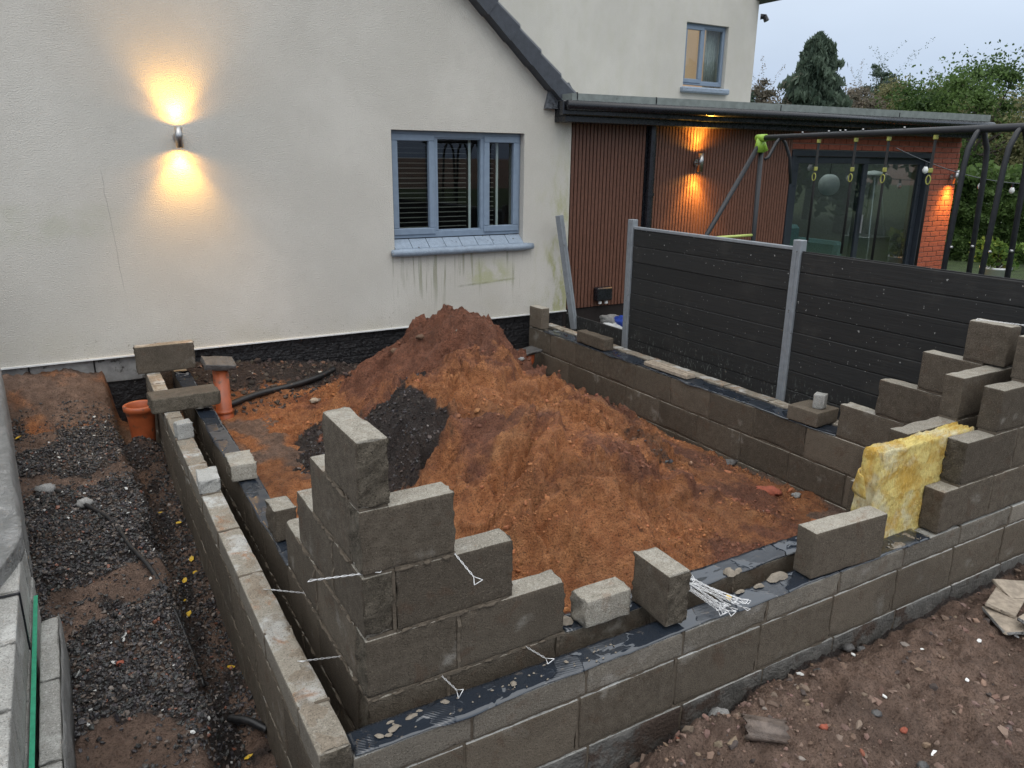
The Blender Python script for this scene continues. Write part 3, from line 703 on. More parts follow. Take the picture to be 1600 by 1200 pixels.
# inner leaf at the near left corner: front run with the stepped rise
wIF = leaf('inner_block_wall', 'front inner block wall with four stepped courses rising to the near left corner', 'x', 0, [
  (-.455,-.235, J(0, XR, .44)), (-.225,-.010, J(0, XR, .29)), (0,.215, [0,.33,.765]), (.225,.440, [.11,.545]), (.45,.665, [0,.322]) ],
  squeeze=True, proud=.003, amp=.010, endsfn=lambda c,i,n: (1 if i == 0 else 0)|(2 if i == n-1 and c > 1 else 0), extra=[(.099,.111,.005,.097,.226,.439),(.012,.30,.006,.094,.4395,.451),(.004,.097,.006,.094,.6645,.6755),(.012,.11,.006,.094,.2145,.2255)])
wIL = leaf('inner_block_wall', 'left inner block wall topped by dark membrane, stepped at the tall corner', 'y', 0, [
  (-.455,-.235, J(.11, 4.72, .35)), (-.225,-.010, J(.11, 4.72, .56)), (0,.215, [.11,.55,.982]), (.225,.440, [0,.307,.753]), (.45,.665, [.11,.525]), (.675,.890, [0,.338]) ],
  squeeze=True, proud=.003, amp=.010, extra=[(.005,.097,.099,.111,.001,.214),(.005,.097,.099,.111,.451,.664)], endsfn=lambda c,i,n: (1 if i == 0 and c in (3,5) else 0)|(2 if i == n-1 and c > 1 else 0))
wIR = leaf('inner_block_wall', 'right inner block wall beside the dark fence, stepping up towards the yellow insulation', 'y', XR, [
  (-.68,-.46, J(0, 4.72, .60)), (-.45,-.235, J(0, 4.72, .81)), (-.225,-.010, J(0, 4.72, .70)), (0,.215, [.11,.48,.923]), (.225,.440, [0,.24,.68]), (.45,.665, [.11,.445]), (.675,.890, [0,.22]) ],
  proud=-.002, amp=.004, endsfn=lambda c,i,n: 0)
wIFR = leaf('inner_block_wall', 'short front inner wall run behind the yellow insulation at the right corner', 'x', 0, [
  (0,.215, [2.49,2.93,3.48]), (.225,.440, [2.735,3.18,3.48]), (.45,.665, [3.135,3.59]) ], endsfn=lambda c,i,n: 0)
# outer leaf
wOF = leaf('outer_block_wall', 'front outer block wall with a pale thin top course and a membrane on it', 'x', -.2, [
  (-.58,-.355, J(-.117, 4.4, .30)), (-.345,-.130, J(-.117, 4.4, .251, .451)), (-.12,-.020, J(-.117, 4.4, .278, .4515)) ],
  topmat='paleblock', proud=-.003, amp=.004, low='footing', endsfn=lambda c,i,n: 0)
wOR = leaf('outer_block_wall', 'stepped outer wall courses at the right front corner beside the insulation', 'x', -.2, [
  (-.010,.205, [2.775,3.20,3.65,4.1]), (.215,.430, [2.895,3.34,3.79,4.1]), (.44,.655, [3.13,3.57,4.1]), (.665,.88, [3.36,3.8,4.1]) ], proud=-.002, amp=.005, endsfn=lambda c,i,n: 1 if i == 0 and c == 1 else 0)
wOL = leaf('outer_block_wall', 'left outer block wall with a muddy pale top beside the gravel', 'y', -.217, [
  (-.54,-.325, J(-.2, 4.55, .10)), (-.315,-.08, J(-.2, 4.55, .25)), (-.07,.034, J(-.2, 4.55, .03, .45)) ],
  topmat='bed_muddy', proud=.003, amp=.005, endsfn=lambda c,i,n: 1 if i == 0 else 0)
wORR = leaf('outer_block_wall', 'low outer wall strip along the foot of the dark fence', 'y', 3.675, [
  (-.25,-.115, J(.1, 4.72, .5)), (-.105,.002, J(.1, 4.72, .3)) ], topmat='bed_muddy', endsfn=lambda c,i,n: 0)

def skim(parent, axis, c0, wid, a0, a1, z, seed, mat, amp=.02):
    ts = np.arange(a0, a1, .012); cs = np.linspace(c0+.002, c0+wid-.002, 12); T, Cc = np.meshgrid(ts, cs, indexing='ij')
    Zz = z-.006+amp*(fbm(T, Cc, 7, 4, seed, .6)*.5+.12)+.004*billow(T, Cc, 45, 2, seed+3)
    ee = np.minimum(Cc-c0, c0+wid-Cc); Zz = Zz-.012*sst(.014, 0, ee)
    V = np.stack([T, Cc, Zz] if axis == 'x' else [Cc, T, Zz], -1).reshape(-1, 3); idx = np.arange(len(V)).reshape(T.shape)
    F = np.stack([idx[:-1,:-1], idx[1:,:-1], idx[1:,1:], idx[:-1,1:]], -1).reshape(-1, 4)
    if axis == 'y': F = F[:, ::-1]
    me = fast_mesh('mortar_skim', V, F); smooth(me); o = link('mortar_skim', me, MAT[mat], parent); o.location = -Vector(parent.location); return o
MAT['skim'] = block_mat('old_mortar', (.20,.165,.125), (.33,.28,.22), (.5,.49,.46), .5, .008, ((.30,.16,.085), .6))
skim(wOL, 'y', -.217, .1, -.19, 4.3, .036, 41, 'skim'); skim(wORR, 'y', 3.675, .1, .2, 4.6, .004, 47, 'skim', .014); skim(wOF, 'x', -.2, .1, 2.45, 2.8, -.018, 53, 'skim', .03)
# membranes: wandering sheets that sag a little at their edges
def membrane(parent, axis, c0, c1, a0, a1, z, seed, droop=.02):
    n = int((a1-a0)/.02); m = 8; V = []
    ts = np.linspace(a0, a1, n+1)
    e0 = c0+.008*vn(ts*5, ts*0, seed)+.010*vn(ts*2, ts*0, seed+3); e1 = c1+.008*vn(ts*5, ts*0+7, seed)+.010*vn(ts*2.2, ts*0, seed+8)
    for i, t in enumerate(ts):
        for j in range(m+1):
            q = j/m; cc = e0[i]+(e1[i]-e0[i])*q
            zz = z+.004+.007*abs(float(vn(np.array(t*11), np.array(cc*25), seed+1)))+.006*max(0, float(vn(np.array(t*4), np.array(q*1.5), seed+2)))
            over = max(0, c0-cc, cc-c1)
            zz -= over*1.0
            V.append((t, cc, zz) if axis == 'x' else (cc, t, zz))
    V = np.array(V); idx = np.arange(len(V)).reshape(n+1, m+1)
    F = np.stack([idx[:-1,:-1], idx[1:,:-1], idx[1:,1:], idx[:-1,1:]], -1).reshape(-1, 4)
    if axis == 'y': F = F[:, ::-1]
    me = fast_mesh('membrane', V, F); smooth(me)
    o = link('membrane', me, MAT['membrane'], parent); o.location = -Vector(parent.location)
    md = o.modifiers.new('t', 'SOLIDIFY'); md.thickness = .002
    return o
membrane(wOF, 'x', -.203, -.095, -.11, 2.72, -.018, 3)
membrane(wIF, 'x', -.004, .108, .775, 2.48, -.008, 13)
membrane(wIL, 'y', -.006, .104, .99, 4.5, -.008, 23)
membrane(wIR, 'y', XR-.004, XR+.165, .93, 4.45, -.008, 33)
def splats(parent, pts, name='mortar_splashes'):
    mb = MB()
    for (x, y, z, r, h) in pts:
        r *= .55; n = 11; ph = rnd.uniform(0, 6); vs = [(x, y, z+h)]
        for ring, hh in ((.6, h*.8), (1, 0)):
            for q in range(n):
                a = 2*math.pi*q/n; rr = r*ring*(1+.35*math.sin(a*2+ph)+rnd.uniform(-.15, .15)); vs.append((x+rr*math.cos(a)*1.2, y+rr*math.sin(a)*.8, z+hh*rnd.uniform(.7,1)))
        F = [(0, 1+q, 1+(q+1)%n) for q in range(n)]+[(1+q, 1+n+q, 1+n+(q+1)%n, 1+(q+1)%n) for q in range(n)]
        mb.add(vs, F)
    o = mb.obj(name, MAT['mortar_pale'], parent, True); o.location = -Vector(parent.location); o['kind'] = 'stuff'
sp = [(-.02,-.16,-.008,.022,.006),(.03,-.15,-.008,.03,.006),(.005,-.17,-.008,.015,.006),(.10,-.13,-.008,.028,.008),(.13,-.12,-.008,.018,.006),(.22,-.12,-.008,.022,.008),(.46,-.15,-.008,.022,.008),(.03,-.12,-.008,.016,.005),(.68,-.14,-.008,.014,.005),
      (1.66,-.12,-.008,.03,.016),(1.78,-.11,-.008,.07,.03),(1.56,-.11,-.008,.03,.010)]
sp += [(rnd.uniform(0,.9), rnd.uniform(-.19,-.11), -.008, rnd.uniform(.003,.009), .004) for _ in range(34)]
splats(wOF, sp)
splats(wIF, [(1.62,.01,0,.05,.025),(1.66,.0,0,.035,.02),(.80,.05,.002,.05,.03)])
# squeezed mortar lumps at the tall corner
lump = [(.02+.0,-.002,.45,.02,.012),(.05,-.004,.66,.018,.012)]

# loose blocks and pieces
G = 'loose blocks set on the walls'
def loose(label, c, L, Wd, H, rz=0, ends=3, mats=('block','bed','split'), tilt=(0,0), chip=.3, name='concrete_block'):
    return tag(put_block(name, c, L, Wd, H, rz, None, ends, chip, tilt, mats), label, 'block', G)
loose('muddy block standing on edge across the left walls against the house', (-.06, 4.455, .034+.109), .435, .10, .215, .02, mats=('block','bed_muddy','split'))
loose('block lying flat across the two left walls near the orange gully', (-.07, 3.42, .034+.051), .44, .215, .10, .05, mats=('split','block','split'))
loose('small pale block offcut on the left outer wall, nearest the flat block', (-.165, 2.765, .034+.05), .10, .09, .10, .1, mats=('paleblock','paleblock','paleblock'))
loose('pale crumbly block offcut on the left outer wall below the other offcut', (-.163, 1.93, .034+.035), .19, .105, .075, 1.5, mats=('paleblock','paleblock','paleblock'), chip=.7)
loose('half block resting flat on the dark membrane of the left inner wall', (.03, 2.08, .056), .14, .21, .095, -.03, mats=('bed','bed','split'))
loose('upright half block next to the stepped corner on the left inner wall', (.052, 1.275, .083), .105, .15, .155, .03, mats=('block','bed','block'))
loose('pale cut block lying on the front inner wall beside the stepped corner', (.945, .02, .062), .215, .105, .115, -.02, mats=('bed','bed','bed'))
loose('half block standing on edge across both front walls beside the wire ties', (1.165, -.065, .112), .215, .105, .215, math.pi/2-.03, mats=('block','bed','split'))
loose('full block standing on edge on the front outer wall left of the insulation', (2.11, -.155, .103), .44, .10, .215, -.055, ends=0, mats=('block','bed','block'))
loose('upright block against the house at the far end of the right wall', (3.53, 4.58, .114), .215, .10, .215, math.pi/2+.05, ends=0)
loose('low block with holes lying on the right wall near the house', (3.555, 3.64, .062), .44, .105, .11, math.pi/2, ends=0, mats=('block','block','block'))
loose('block lying flat on the right wall carrying a small grey cube', (3.60, 1.20, .054), .235, .235, .10, .06, ends=0, mats=('block','block','block'))
loose('small pale grey cube of concrete on top of the flat block by the fence', (3.60, 1.155, .105+.05), .075, .075, .10, .4, ends=0, mats=('paleblock','paleblock','paleblock'))
mb = MB(); mb.box(-.05,.05,-.26,.26,0,.03,.003); mb.box(-.035,-.005,-.26,.26,.0301,.034,.001); mb.box(.01,.045,-.255,.26,.0301,.035,.001)
tag(mb.obj('timber_plank', MAT['timber'], None, loc=(3.575,2.62,.004), rot=(0,0,.02)), 'short weathered plank lying on the right wall membrane', 'plank')

# wire wall ties
def tie_mesh(L=.225, w=.032):
    mb = MB(); r = .0011
    for s in (-1, 1):
        e = s*L/2; i = e-s*.028
        for (p_, q_) in (((i,0,0),(e,-w/2,0)),((e,-w/2,0),(e,w/2,0)),((e,w/2,0),(i,0,0))): mb.tube([p_, q_], r*1.15, 6)
    for s in (0, math.pi):
        pts = [(-L/2+.028+(L-.056)*t/24, .0022*math.cos(s+t*.9), .0022*math.sin(s+t*.9)) for t in range(25)]
        mb.tube(pts, r, 5, False)
    return mb.mesh('wall_tie', True)
TIE = tie_mesh()
def put_tie(parent, a, b, roll=0, name='wall_tie'):
    a = Vector(a); b = Vector(b); x = (b-a).normalized(); y = Vector((0,0,1)).cross(x).normalized(); z = x.cross(y)
    m = Matrix((x, y, z)).transposed().to_4x4() @ Matrix.Rotation(roll, 4, 'X')
    c = b-x*.1125; m.translation = c-(Vector(parent.location) if parent else Vector((0,0,0)))
    o = link(name, TIE, MAT['wire'], parent); o.matrix_local = m; return o
put_tie(wIF, (.318,0,.446), (.335,-.135,.405), .3); put_tie(wIF, (.265,0,-.005), (.275,-.125,.005), .9); put_tie(wIF, (.60,0,-.005), (.62,-.135,.012), .2)
put_tie(wIL, (0,.03,.445), (-.135,.10,.425), .3); put_tie(wIL, (0,.74,-.004), (-.15,.76,.048), .5); put_tie(wIL, (0,.27,-.004), (-.15,.24,.048), .4)
for i in range(15):
    y0 = rnd.uniform(-.02, .035); xx = 1.375+rnd.uniform(-.025, .035); dx = rnd.uniform(-.03, .08)
    a = Vector((xx, y0, .012+i*.0026)); b = Vector((xx+dx+.02, y0-.222, .006+i*.0024+rnd.uniform(0,.006)))
    o = put_tie(None, a, b, rnd.uniform(-.5, .5)); tag(o, 'galvanised wire tie in the loose bundle lying across the front walls', 'wall tie', 'loose wire ties in the bundle')
o = put_tie(None, (3.50,.17,.898), (3.565,-.03,.898), .2); tag(o, 'wire tie lying on the topmost block of the right corner', 'wall tie')

# ------------------------------------------------------------------ mineral wool batt in the right cavity
def wool():
    w = thing('insulation_batt', 'torn yellow mineral wool insulation standing in the right front cavity', 'insulation', (2.72,-.05,-.03))
    nx, nz, ny = 64, 44, 12; V = []; F = []; vid = {}
    def f(i, j, k_):
        u = i/nx; t = k_/nz; v = j/ny
        x = -.34+.74*u+.010*float(vn(np.array(t*7), np.array(v*3.), 3))*(1 if u < .5 else .4)-.05*(1-t)*(1-u)*0
        x += .045*(1-u)*(t-.5)
        ytop = .009*math.sin(v*2*math.pi*3.5)*(t > .97)
        th = .088+.006*math.sin(u*5+t*3)
        y = -.05+v*th+.006*float(vn(np.array(u*6), np.array(t*5), 8 if v < .5 else 18))*(abs(v-.5)*2)
        y += .004*float(vn(np.array(u*23), np.array(t*21+v*9), 21))
        z = t*(.465-.0*(1-u)+.006*float(vn(np.array(u*5), np.array(v*2), 31)))+.006*float(vn(np.array(u*23), np.array(v*14), 33))*t+ytop
        return (x, y, z)
    def g(i, j, k_):
        if (i,j,k_) not in vid: vid[(i,j,k_)] = len(V); V.append(f(i,j,k_))
        return vid[(i,j,k_)]
    for i in range(nx):
        for k_ in range(nz):
            F.append((g(i,0,k_), g(i+1,0,k_), g(i+1,0,k_+1), g(i,0,k_+1))); F.append((g(i,ny,k_), g(i,ny,k_+1), g(i+1,ny,k_+1), g(i+1,ny,k_)))
    for i in range(nx):
        for j in range(ny):
            F.append((g(i,j,nz), g(i+1,j,nz), g(i+1,j+1,nz), g(i,j+1,nz)))
    for j in range(ny):
        for k_ in range(nz):
            F.append((g(0,j,k_), g(0,j,k_+1), g(0,j+1,k_+1), g(0,j+1,k_))); F.append((g(nx,j,k_), g(nx,j+1,k_), g(nx,j+1,k_+1), g(nx,j,k_+1)))
    me = fast_mesh('wool', np.array(V), np.array(F)); smooth(me); link('wool', me, MAT['wool'], w)
    # loose fibres
    mb = MB()
    for q in range(1500):
        i = rnd.choice([0, rnd.randint(0, nx), rnd.randint(0, nx)]); j = rnd.choice([0, 0, rnd.randint(0, ny)]); k_ = rnd.randint(0, nz)
        if i not in (0, nx) and j not in (0, ny): k_ = nz
        p = Vector(f(i, j, k_)); d_ = Vector((rnd.uniform(-1,.2) if i == 0 else rnd.uniform(-.5,.5), rnd.uniform(-1,.2), rnd.uniform(-.6,.9))).normalized()
        pts = [p, p+d_*.008+Vector((0,0,rnd.uniform(-.003,.003))), p+d_*.016+Vector((0,0,-.003))]; mb.tube(pts, .0005, 3, False)
    o = mb.obj('fibres', MAT['wool'], w); o['kind'] = 'stuff'
    # curled facing flap on the left edge
    V = []; n = 14; m = 6
    for i in range(n+1):
        a = -.5+2.7*i/n
        for j in range(m+1):
            t = j/m; rr = .06*(1-.6*t)
            V.append((-.375-rr*math.sin(a)*.8-.05*t, -.03-.01*t+rr*math.cos(a), .30+.11*t-.03*(i/n)))
    idx = np.arange(len(V)).reshape(n+1, m+1); F = np.stack([idx[:-1,:-1], idx[1:,:-1], idx[1:,1:], idx[:-1,1:]], -1).reshape(-1,4)
    me = fast_mesh('flap', np.array(V), F); smooth(me); o = link('flap', me, MAT['wool'], w); md = o.modifiers.new('t','SOLIDIFY'); md.thickness = .006
wool()

# ------------------------------------------------------------------ house
YH = 4.8; YU = 8.0
house = thing('rendered_house', 'cream rendered house with a dark roof verge and blue grey windows', 'house', (1, YH+1, 0))
HL = -Vector(house.location)
def hp(mb, name, mat, parent=None, sm=False, mark=None):
    o = mb.obj(name, mat, parent or house, sm)
    if parent is None: o.location = HL
    return o
WX0, WX1, WZ0, WZ1 = 2.045, 3.45, .80, 1.925
zl = lambda x: 2.33+(3.72-x)*.845
mb = MB(); yb = YH+.30
def quad(a, b, c, d_): mb.add([a, b, c, d_], [(0,1,2,3)])
def wq(x0, x1, z0, z1a, z1b, y=YH): quad((x0,y,z0), (x1,y,z0), (x1,y,z1b), (x0,y,z1a))
wq(-4, WX0, .107, zl(WX0)+3, zl(WX0)); wq(WX0, WX1, .107, WZ0, WZ0); wq(WX0, WX1, WZ1, zl(WX0), zl(WX1))
wq(WX1, 3.72, .107, zl(WX1), 2.33); wq(3.72, 4.01, .107, 2.33, 2.33)
for (a, b) in (((WX0,WZ0),(WX1,WZ0)), ((WX1,WZ0),(WX1,WZ1)), ((WX1,WZ1),(WX0,WZ1)), ((WX0,WZ1),(WX0,WZ0))):
    quad((a[0],YH,a[1]), (b[0],YH,b[1]), (b[0],yb,b[1]), (a[0],yb,a[1]))
quad((-4,YH,.107), (4.01,YH,.107), (4.01,yb,.107), (-4,yb,.107)); quad((4.01,YH,.107), (4.01,YH,2.33), (4.01,yb,2.33), (4.01,yb,.107))
wall = hp(mb, 'wall', MAT['render'])
mb = MB(); mb.box(-4, 4.012, YH-.014, YH+.02, .095, .107); hp(mb, 'bottom_bead', MAT['white'])
# plinth below the render: black painted brick, pale blocks on the left
mb = MB(); mb.box(-.1, 4.0, YH+.05, YH+.3, -.7, .106)
for r_ in range(6):
    for c_ in range(20):
        x0 = -.1+c_*.225+(.11 if r_ % 2 else 0)
        if x0 < 3.75: mb.box(x0+.005, x0+.22, YH+.042, YH+.06, -.36+r_*.075+.005, -.36+r_*.075+.07, .002)
hp(mb, 'damp_course', MAT['bitumen'])
for i in range(6):
    o = put_block('plinth_block', Vector((-.33-.45*i, YH+.10, -.005))+HL, .44, .14, .215, 0, house, 0, .2, mats=('plinth',)*3)
mb = MB(); mb.box(-4, -.11, YH+.05, YH+.3, -.7, .1); hp(mb, 'foundation', MAT['bitumen'])
# roof of the wing and its verge caps
mb = MB(); sl = math.atan(.845)
def rz_(x): return 2.33+(3.72-x)*.845
mb.add([(3.93,YH-.02,rz_(3.93)+.05),(-.8,YH-.02,rz_(-.8)+.05),(-.8,YU,rz_(-.8)+.05),(3.93,YU,rz_(3.93)+.05),(3.93,YH-.02,rz_(3.93)+.14),(-.8,YH-.02,rz_(-.8)+.14),(-.8,YU,rz_(-.8)+.14),(3.93,YU,rz_(3.93)+.14)],
       [(0,1,2,3),(4,7,6,5),(0,4,5,1),(1,5,6,2),(2,6,7,3),(3,7,4,0)])
roof = hp(mb, 'roof', MAT['verge'])
vm = None
for i in range(9):
    mb = MB(); L = .36
    prof = [(-.035,0),(.165,0),(.180,.03),(.180,.105),(.150,.138),(.02,.15),(-.035,.12)]
    # cap runs along local x, tapering so that each laps over the one below
    vs = []
    for (t, s_) in ((0,1.0),(L,.80)):
        for (a, b) in prof: vs.append((t, -.10+a*s_*.85, b*1.35*s_-.02+(0 if t == 0 else .012)))
    n = len(prof); mb.add(vs, [tuple(range(n)), tuple(range(n,2*n))[::-1]]+[(q,(q+1)%n,n+(q+1)%n,n+q) for q in range(n)])
    xx = 3.93-i*.31*math.cos(sl); o = mb.obj('verge_cap', MAT['verge'], house)
    o.location = Vector((xx, YH+.0, rz_(xx)-.015))+HL; o.rotation_euler = Euler((0, sl, math.pi)) if False else (0, 0, 0)
    o.matrix_local = Matrix.Translation(Vector((xx, YH, rz_(xx)-.0))+HL) @ Matrix.Rotation(sl, 4, 'Y') @ Matrix.Diagonal((-1,1,1,1))
mb = MB(); mb.prism([(3.665,2.165),(3.93,2.165),(4.02,2.30),(3.93,2.42),(3.72,2.37)], 1, YH-.05, YH+.02); hp(mb, 'lead_flashing', MAT['lead'])
# kitchen window
def window(parent, off, x0, x1, z0, z1, y, lights, matf, fr=.055, pane_mats='glass', depth=.07):
    w_ = MB(); w_.box(x0,x1,y,y+depth,z0,z0+fr,.004); w_.box(x0,x1,y,y+depth,z1-fr,z1,.004); w_.box(x0,x0+fr,y,y+depth,z0+fr,z1-fr,.004); w_.box(x1-fr,x1,y,y+depth,z0+fr,z1-fr,.004)
    for m_ in lights[:-1]: w_.box(m_[1]-fr*.4,m_[1]+fr*.4,y,y+depth,z0+fr,z1-fr,.004)
    win = w_.obj('window', matf, parent); win.location = off
    for (a, b, op) in lights:
        s_ = .062 if op else .018; p0 = y-.014 if op else y+.012
        a_, b_, c_, d_ = a+.012, b-.012, z0+.03, z1-.03
        if op:
            q = MB()
            for (u0,u1,v0,v1) in ((a_,b_,c_,c_+s_),(a_,b_,d_-s_,d_),(a_,a_+s_,c_+s_,d_-s_),(b_-s_,b_,c_+s_,d_-s_)): q.box(u0,u1,p0,p0+.05,v0,v1,.006)
            q.obj('casement', matf, win)
        else:
            for (u0,u1,v0,v1) in ((a_,b_,c_+.02,c_+.04),(a_,b_,d_-.04,d_-.02)): q = MB(); q.box(u0,u1,p0,p0+.03,v0,v1,.003); q.obj('glazing_bead', matf, win)
        q = MB(); q.box(a_+s_*.8, b_-s_*.8, y+.03, y+.034, c_+s_*.8, d_-s_*.8); q.obj('pane', MAT['glass'], win)
    return win
win = window(house, HL, WX0, WX1, .945, WZ1, YH+.075, [(WX0+.01,2.515,True),(2.515,3.02,False),(3.02,WX1-.01,True)], MAT['frame'], .058)
mb = MB()
for i in range(8):
    a = WX0+(WX1-WX0)*i/8+.003; b = WX0+(WX1-WX0)*(i+1)/8-.003
    mb.add([(a,YH-.02,.862),(b,YH-.02,.862),(b,YH+.08,.938),(a,YH+.08,.938),(a,YH-.02,.84),(b,YH-.02,.84),(b,YH+.08,.85),(a,YH+.08,.85)], [(0,1,2,3),(4,7,6,5),(0,4,5,1),(2,6,7,3),(0,3,7,4),(1,5,6,2)])
o = mb.obj('sill_tiles', MAT['sill'], win)
mb = MB(); mb.tube([(2.005+i*.0965, YH-.035+.002*math.sin(i*2.3), .822+.002*math.sin(i*1.7)) for i in range(17)], [.03]+[.038]*15+[.03], 14); o = mb.obj('sill_nosing', MAT['sill'], win, True)
mb = MB(); mb.box(WX0, WX1, YH-.03, YH+.08, .802, .848); mb.obj('sill_bed', MAT['sill'], win)
bl = thing('venetian_blind', 'dark venetian blind with thin slats hanging behind the kitchen window', 'blind', (2.7, YH+.19, .95)); BL = -Vector(bl.location)
SLM = {}
for (a, b) in ((2.10,2.50),(2.53,2.89),(3.06,3.20)):
    for i in range(20):
        key = round(b-a,2)
        if key not in SLM:
            q = MB(); q.add([(0,-.016,-.003),(b-a,-.016,-.003),(b-a,.0,.004),(0,.0,.004),(b-a,.016,.002),(0,.016,.002)], [(0,1,2,3),(3,2,4,5)]); SLM[key] = q.mesh('slat', True)
        link('slat', SLM[key], MAT['blind'], bl, Vector((a, YH+.19, .99+i*.046))+BL)
mb = MB()
for xx in (2.925,3.235): mb.box(xx-.012,xx+.012,YH+.17,YH+.182,.96,1.86)
o = mb.obj('draw_tape', MAT['white'], bl); o.location = BL
mb = MB(); q = mb
x0,x1,y0,y1,z0,z1 = 1.7,3.8,YH+.31,YH+2.2,.3,2.2
q.add([(x0,y0,z0),(x1,y0,z0),(x1,y1,z0),(x0,y1,z0),(x0,y0,z1),(x1,y0,z1),(x1,y1,z1),(x0,y1,z1)], [(0,1,2,3),(4,7,6,5),(1,5,6,2),(2,6,7,3),(3,7,4,0),(0,3,7,4)])
hp(mb, 'kitchen_interior', MAT['darkroom'])
# taller rear wall with its window
UX0, UX1, UZ0, UZ1 = 8.33, 9.24, 2.80, 3.785
mb = MB()
def uq(x0, x1, z0, z1): mb.add([(x0,YU,z0),(x1,YU,z0),(x1,YU,z1),(x0,YU,z1)], [(0,1,2,3)])
uq(-1, UX0, 1.5, 6); uq(UX0, UX1, 1.5, UZ0); uq(UX0, UX1, UZ1, 6); uq(UX1, 9.876, 1.5, 6)
for (a, b) in (((UX0,UZ0),(UX1,UZ0)), ((UX1,UZ0),(UX1,UZ1)), ((UX1,UZ1),(UX0,UZ1)), ((UX0,UZ1),(UX0,UZ0))):
    mb.add([(a[0],YU,a[1]),(b[0],YU,b[1]),(b[0],YU+.3,b[1]),(a[0],YU+.3,a[1])], [(0,1,2,3)])
mb.add([(9.876,YU,-.2),(9.876,YU+7,-.2),(9.876,YU+7,6),(9.876,YU,6)], [(0,1,2,3)])
hp(mb, 'rear_wall', MAT['render'])
mb = MB(); mb.box(9.80, 10.15, YU-.35, YU+7, 4.24, 4.36, .01); hp(mb, 'gutter', MAT['verge'])
w2 = window(house, HL, UX0, UX1, UZ0+.07, UZ1, YU+.07, [(UX0+.01,8.77,True),(8.77,UX1-.01,False)], MAT['frame'], .055)
mb = MB(); mb.box(UX0-.05, UX1+.06, YU-.09, YU+.07, UZ0-.06, UZ0+.03, .02); mb.obj('sill_nosing', MAT['sill'], w2)
mb = MB(); mb.box(UX0-.3, UX1+.3, YU+.6, YU+.62, 2.5, 4); hp(mb, 'lit_room', MAT['litroom'])
mb = MB()
for i in range(12): mb.tube([(9.0+i*.025, YU+.25+.01*(i%2), 2.85), (9.0+i*.025, YU+.25+.01*(i%2), 3.8)], .016, 6)
hp(mb, 'net_curtain', MAT['curtain'], None, True)
mb = MB(); mb.tube([(9.93,YU-.0,4.0),(9.98,YU-.05,4.0),(10.0,YU-.08,3.93)], .045, 8); hp(mb, 'security_camera', MAT['black'])

# ------------------------------------------------------------------ wall lamps
def lamp(label, x, y, zc, h, r, up, dn, e):
    t = thing('wall_lamp', label, 'wall lamp', (x, y, zc), group='steel cylinder wall lamps')
    mb = MB(); pr = [(r*.88,-h/2+.004),(r,-h/2),(r,h/2),(r*.88,h/2),(r*.88,h/2-.012),(0.001,h/2-.012)]
    mb.lathe((0,-.075,0), pr, 28); mb.lathe((0,-.075,0), [(0.001,-h/2+.012),(r*.88,-h/2+.012),(r*.88,-h/2+.004)], 28)
    mb.obj('body', MAT['steel'], t, True)
    mb = MB(); mb.tube([(0,0,0),(0,-.012,0)], .038, 20); mb.tube([(0,-.01,0),(0,-.05,0)], .013, 10); mb.obj('bracket', MAT['steel'], t)
    for s, on in ((1, up), (-1, dn)):
        mb = MB(); z_ = s*(h/2-.009); n = 20
        mb.add([(r*.85*math.cos(2*math.pi*q/n), -.075+r*.85*math.sin(2*math.pi*q/n), z_) for q in range(n)], [tuple(range(n))])
        mb.obj('lens', MAT['glow'] if on else MAT['steel'], t)
        if on:
          for (fe, ang, cc_) in ((.10, 164, (1,.46,.05)), (.60, 98, (1,.52,.08))):
            l = bpy.data.lights.new('lamp_light', 'SPOT'); l.energy = e*fe; l.color = cc_; l.spot_size = rad(ang); l.spot_blend = .7 if ang > 120 else 1.; l.shadow_soft_size = .02
            lo = bpy.data.objects.new('lamp_light', l); COL.objects.link(lo); lo.parent = t; lo.location = (0, -.075, s*(h/2+.002)); lo.rotation_euler = (math.pi if s > 0 else 0, 0, 0)
lamp('lit steel lamp on the cream house wall', .25, YH, 1.815, .155, .028, True, True, 60)
lamp('lit steel lamp on the brown slatted cladding', 5.765, 4.822, 1.665, .20, .032, True, True, 150)
lamp('steel lamp on the red brick pier shining down only', 10.83, 4.84, 1.50, .2, .03, False, True, 110)

# ------------------------------------------------------------------ garden room extension
YE = 4.86
ext = thing('garden_room', 'flat roofed extension with brown slat cladding, brick pier and wide glass doors', 'extension', (7.4, YE+1.5, -.1)); EL = -Vector(ext.location)
def ep(mb, name, mat, sm=False, parent=None):
    o = mb.obj(name, mat, parent or ext, sm)
    if parent is None: o.location = EL
    return o
mb = MB(); mb.box(4.012, 7.38, YE+.004, YE+.2, -.2, 2.2); ep(mb, 'backing_wall', MAT['backing'])
mb = MB(); mb.box(-.018,.018,-.018,0,0,1.97,.003); SLAT = mb.mesh('cladding_slat')
for (a, b) in ((4.045,5.03),(5.165,7.375)):
    n = int(round((b-a)/.0462))
    for i in range(n):
        link('cladding_slat', SLAT, MAT['slat'], ext, Vector((a+(i+.5)*(b-a)/n, YE, .105))+EL)
mb = MB(); mb.tube([(5.095,YE-.05,-.1),(5.095,YE-.05,2.06)], .045, 12); mb.box(5.03,5.165,YE-.02,YE,-.1,2.08); dp = ep(mb, 'downpipe', MAT['black'])
mb = MB(); mb.tube([(5.095,YE-.05,1.30),(5.095,YE-.05,1.34)], .055, 12); o = mb.obj('pipe_clip', MAT['black'], dp)
mb = MB(); mb.box(3.80, 11.0, 4.60, YE+.1, 2.04, 2.10, .004); mb.box(3.72, 11.05, 4.53, 4.60, 2.10, 2.235, .01); mb.box(3.80,11.0,4.60,YE+.2,2.10,2.24)
ep(mb, 'fascia', MAT['black'])
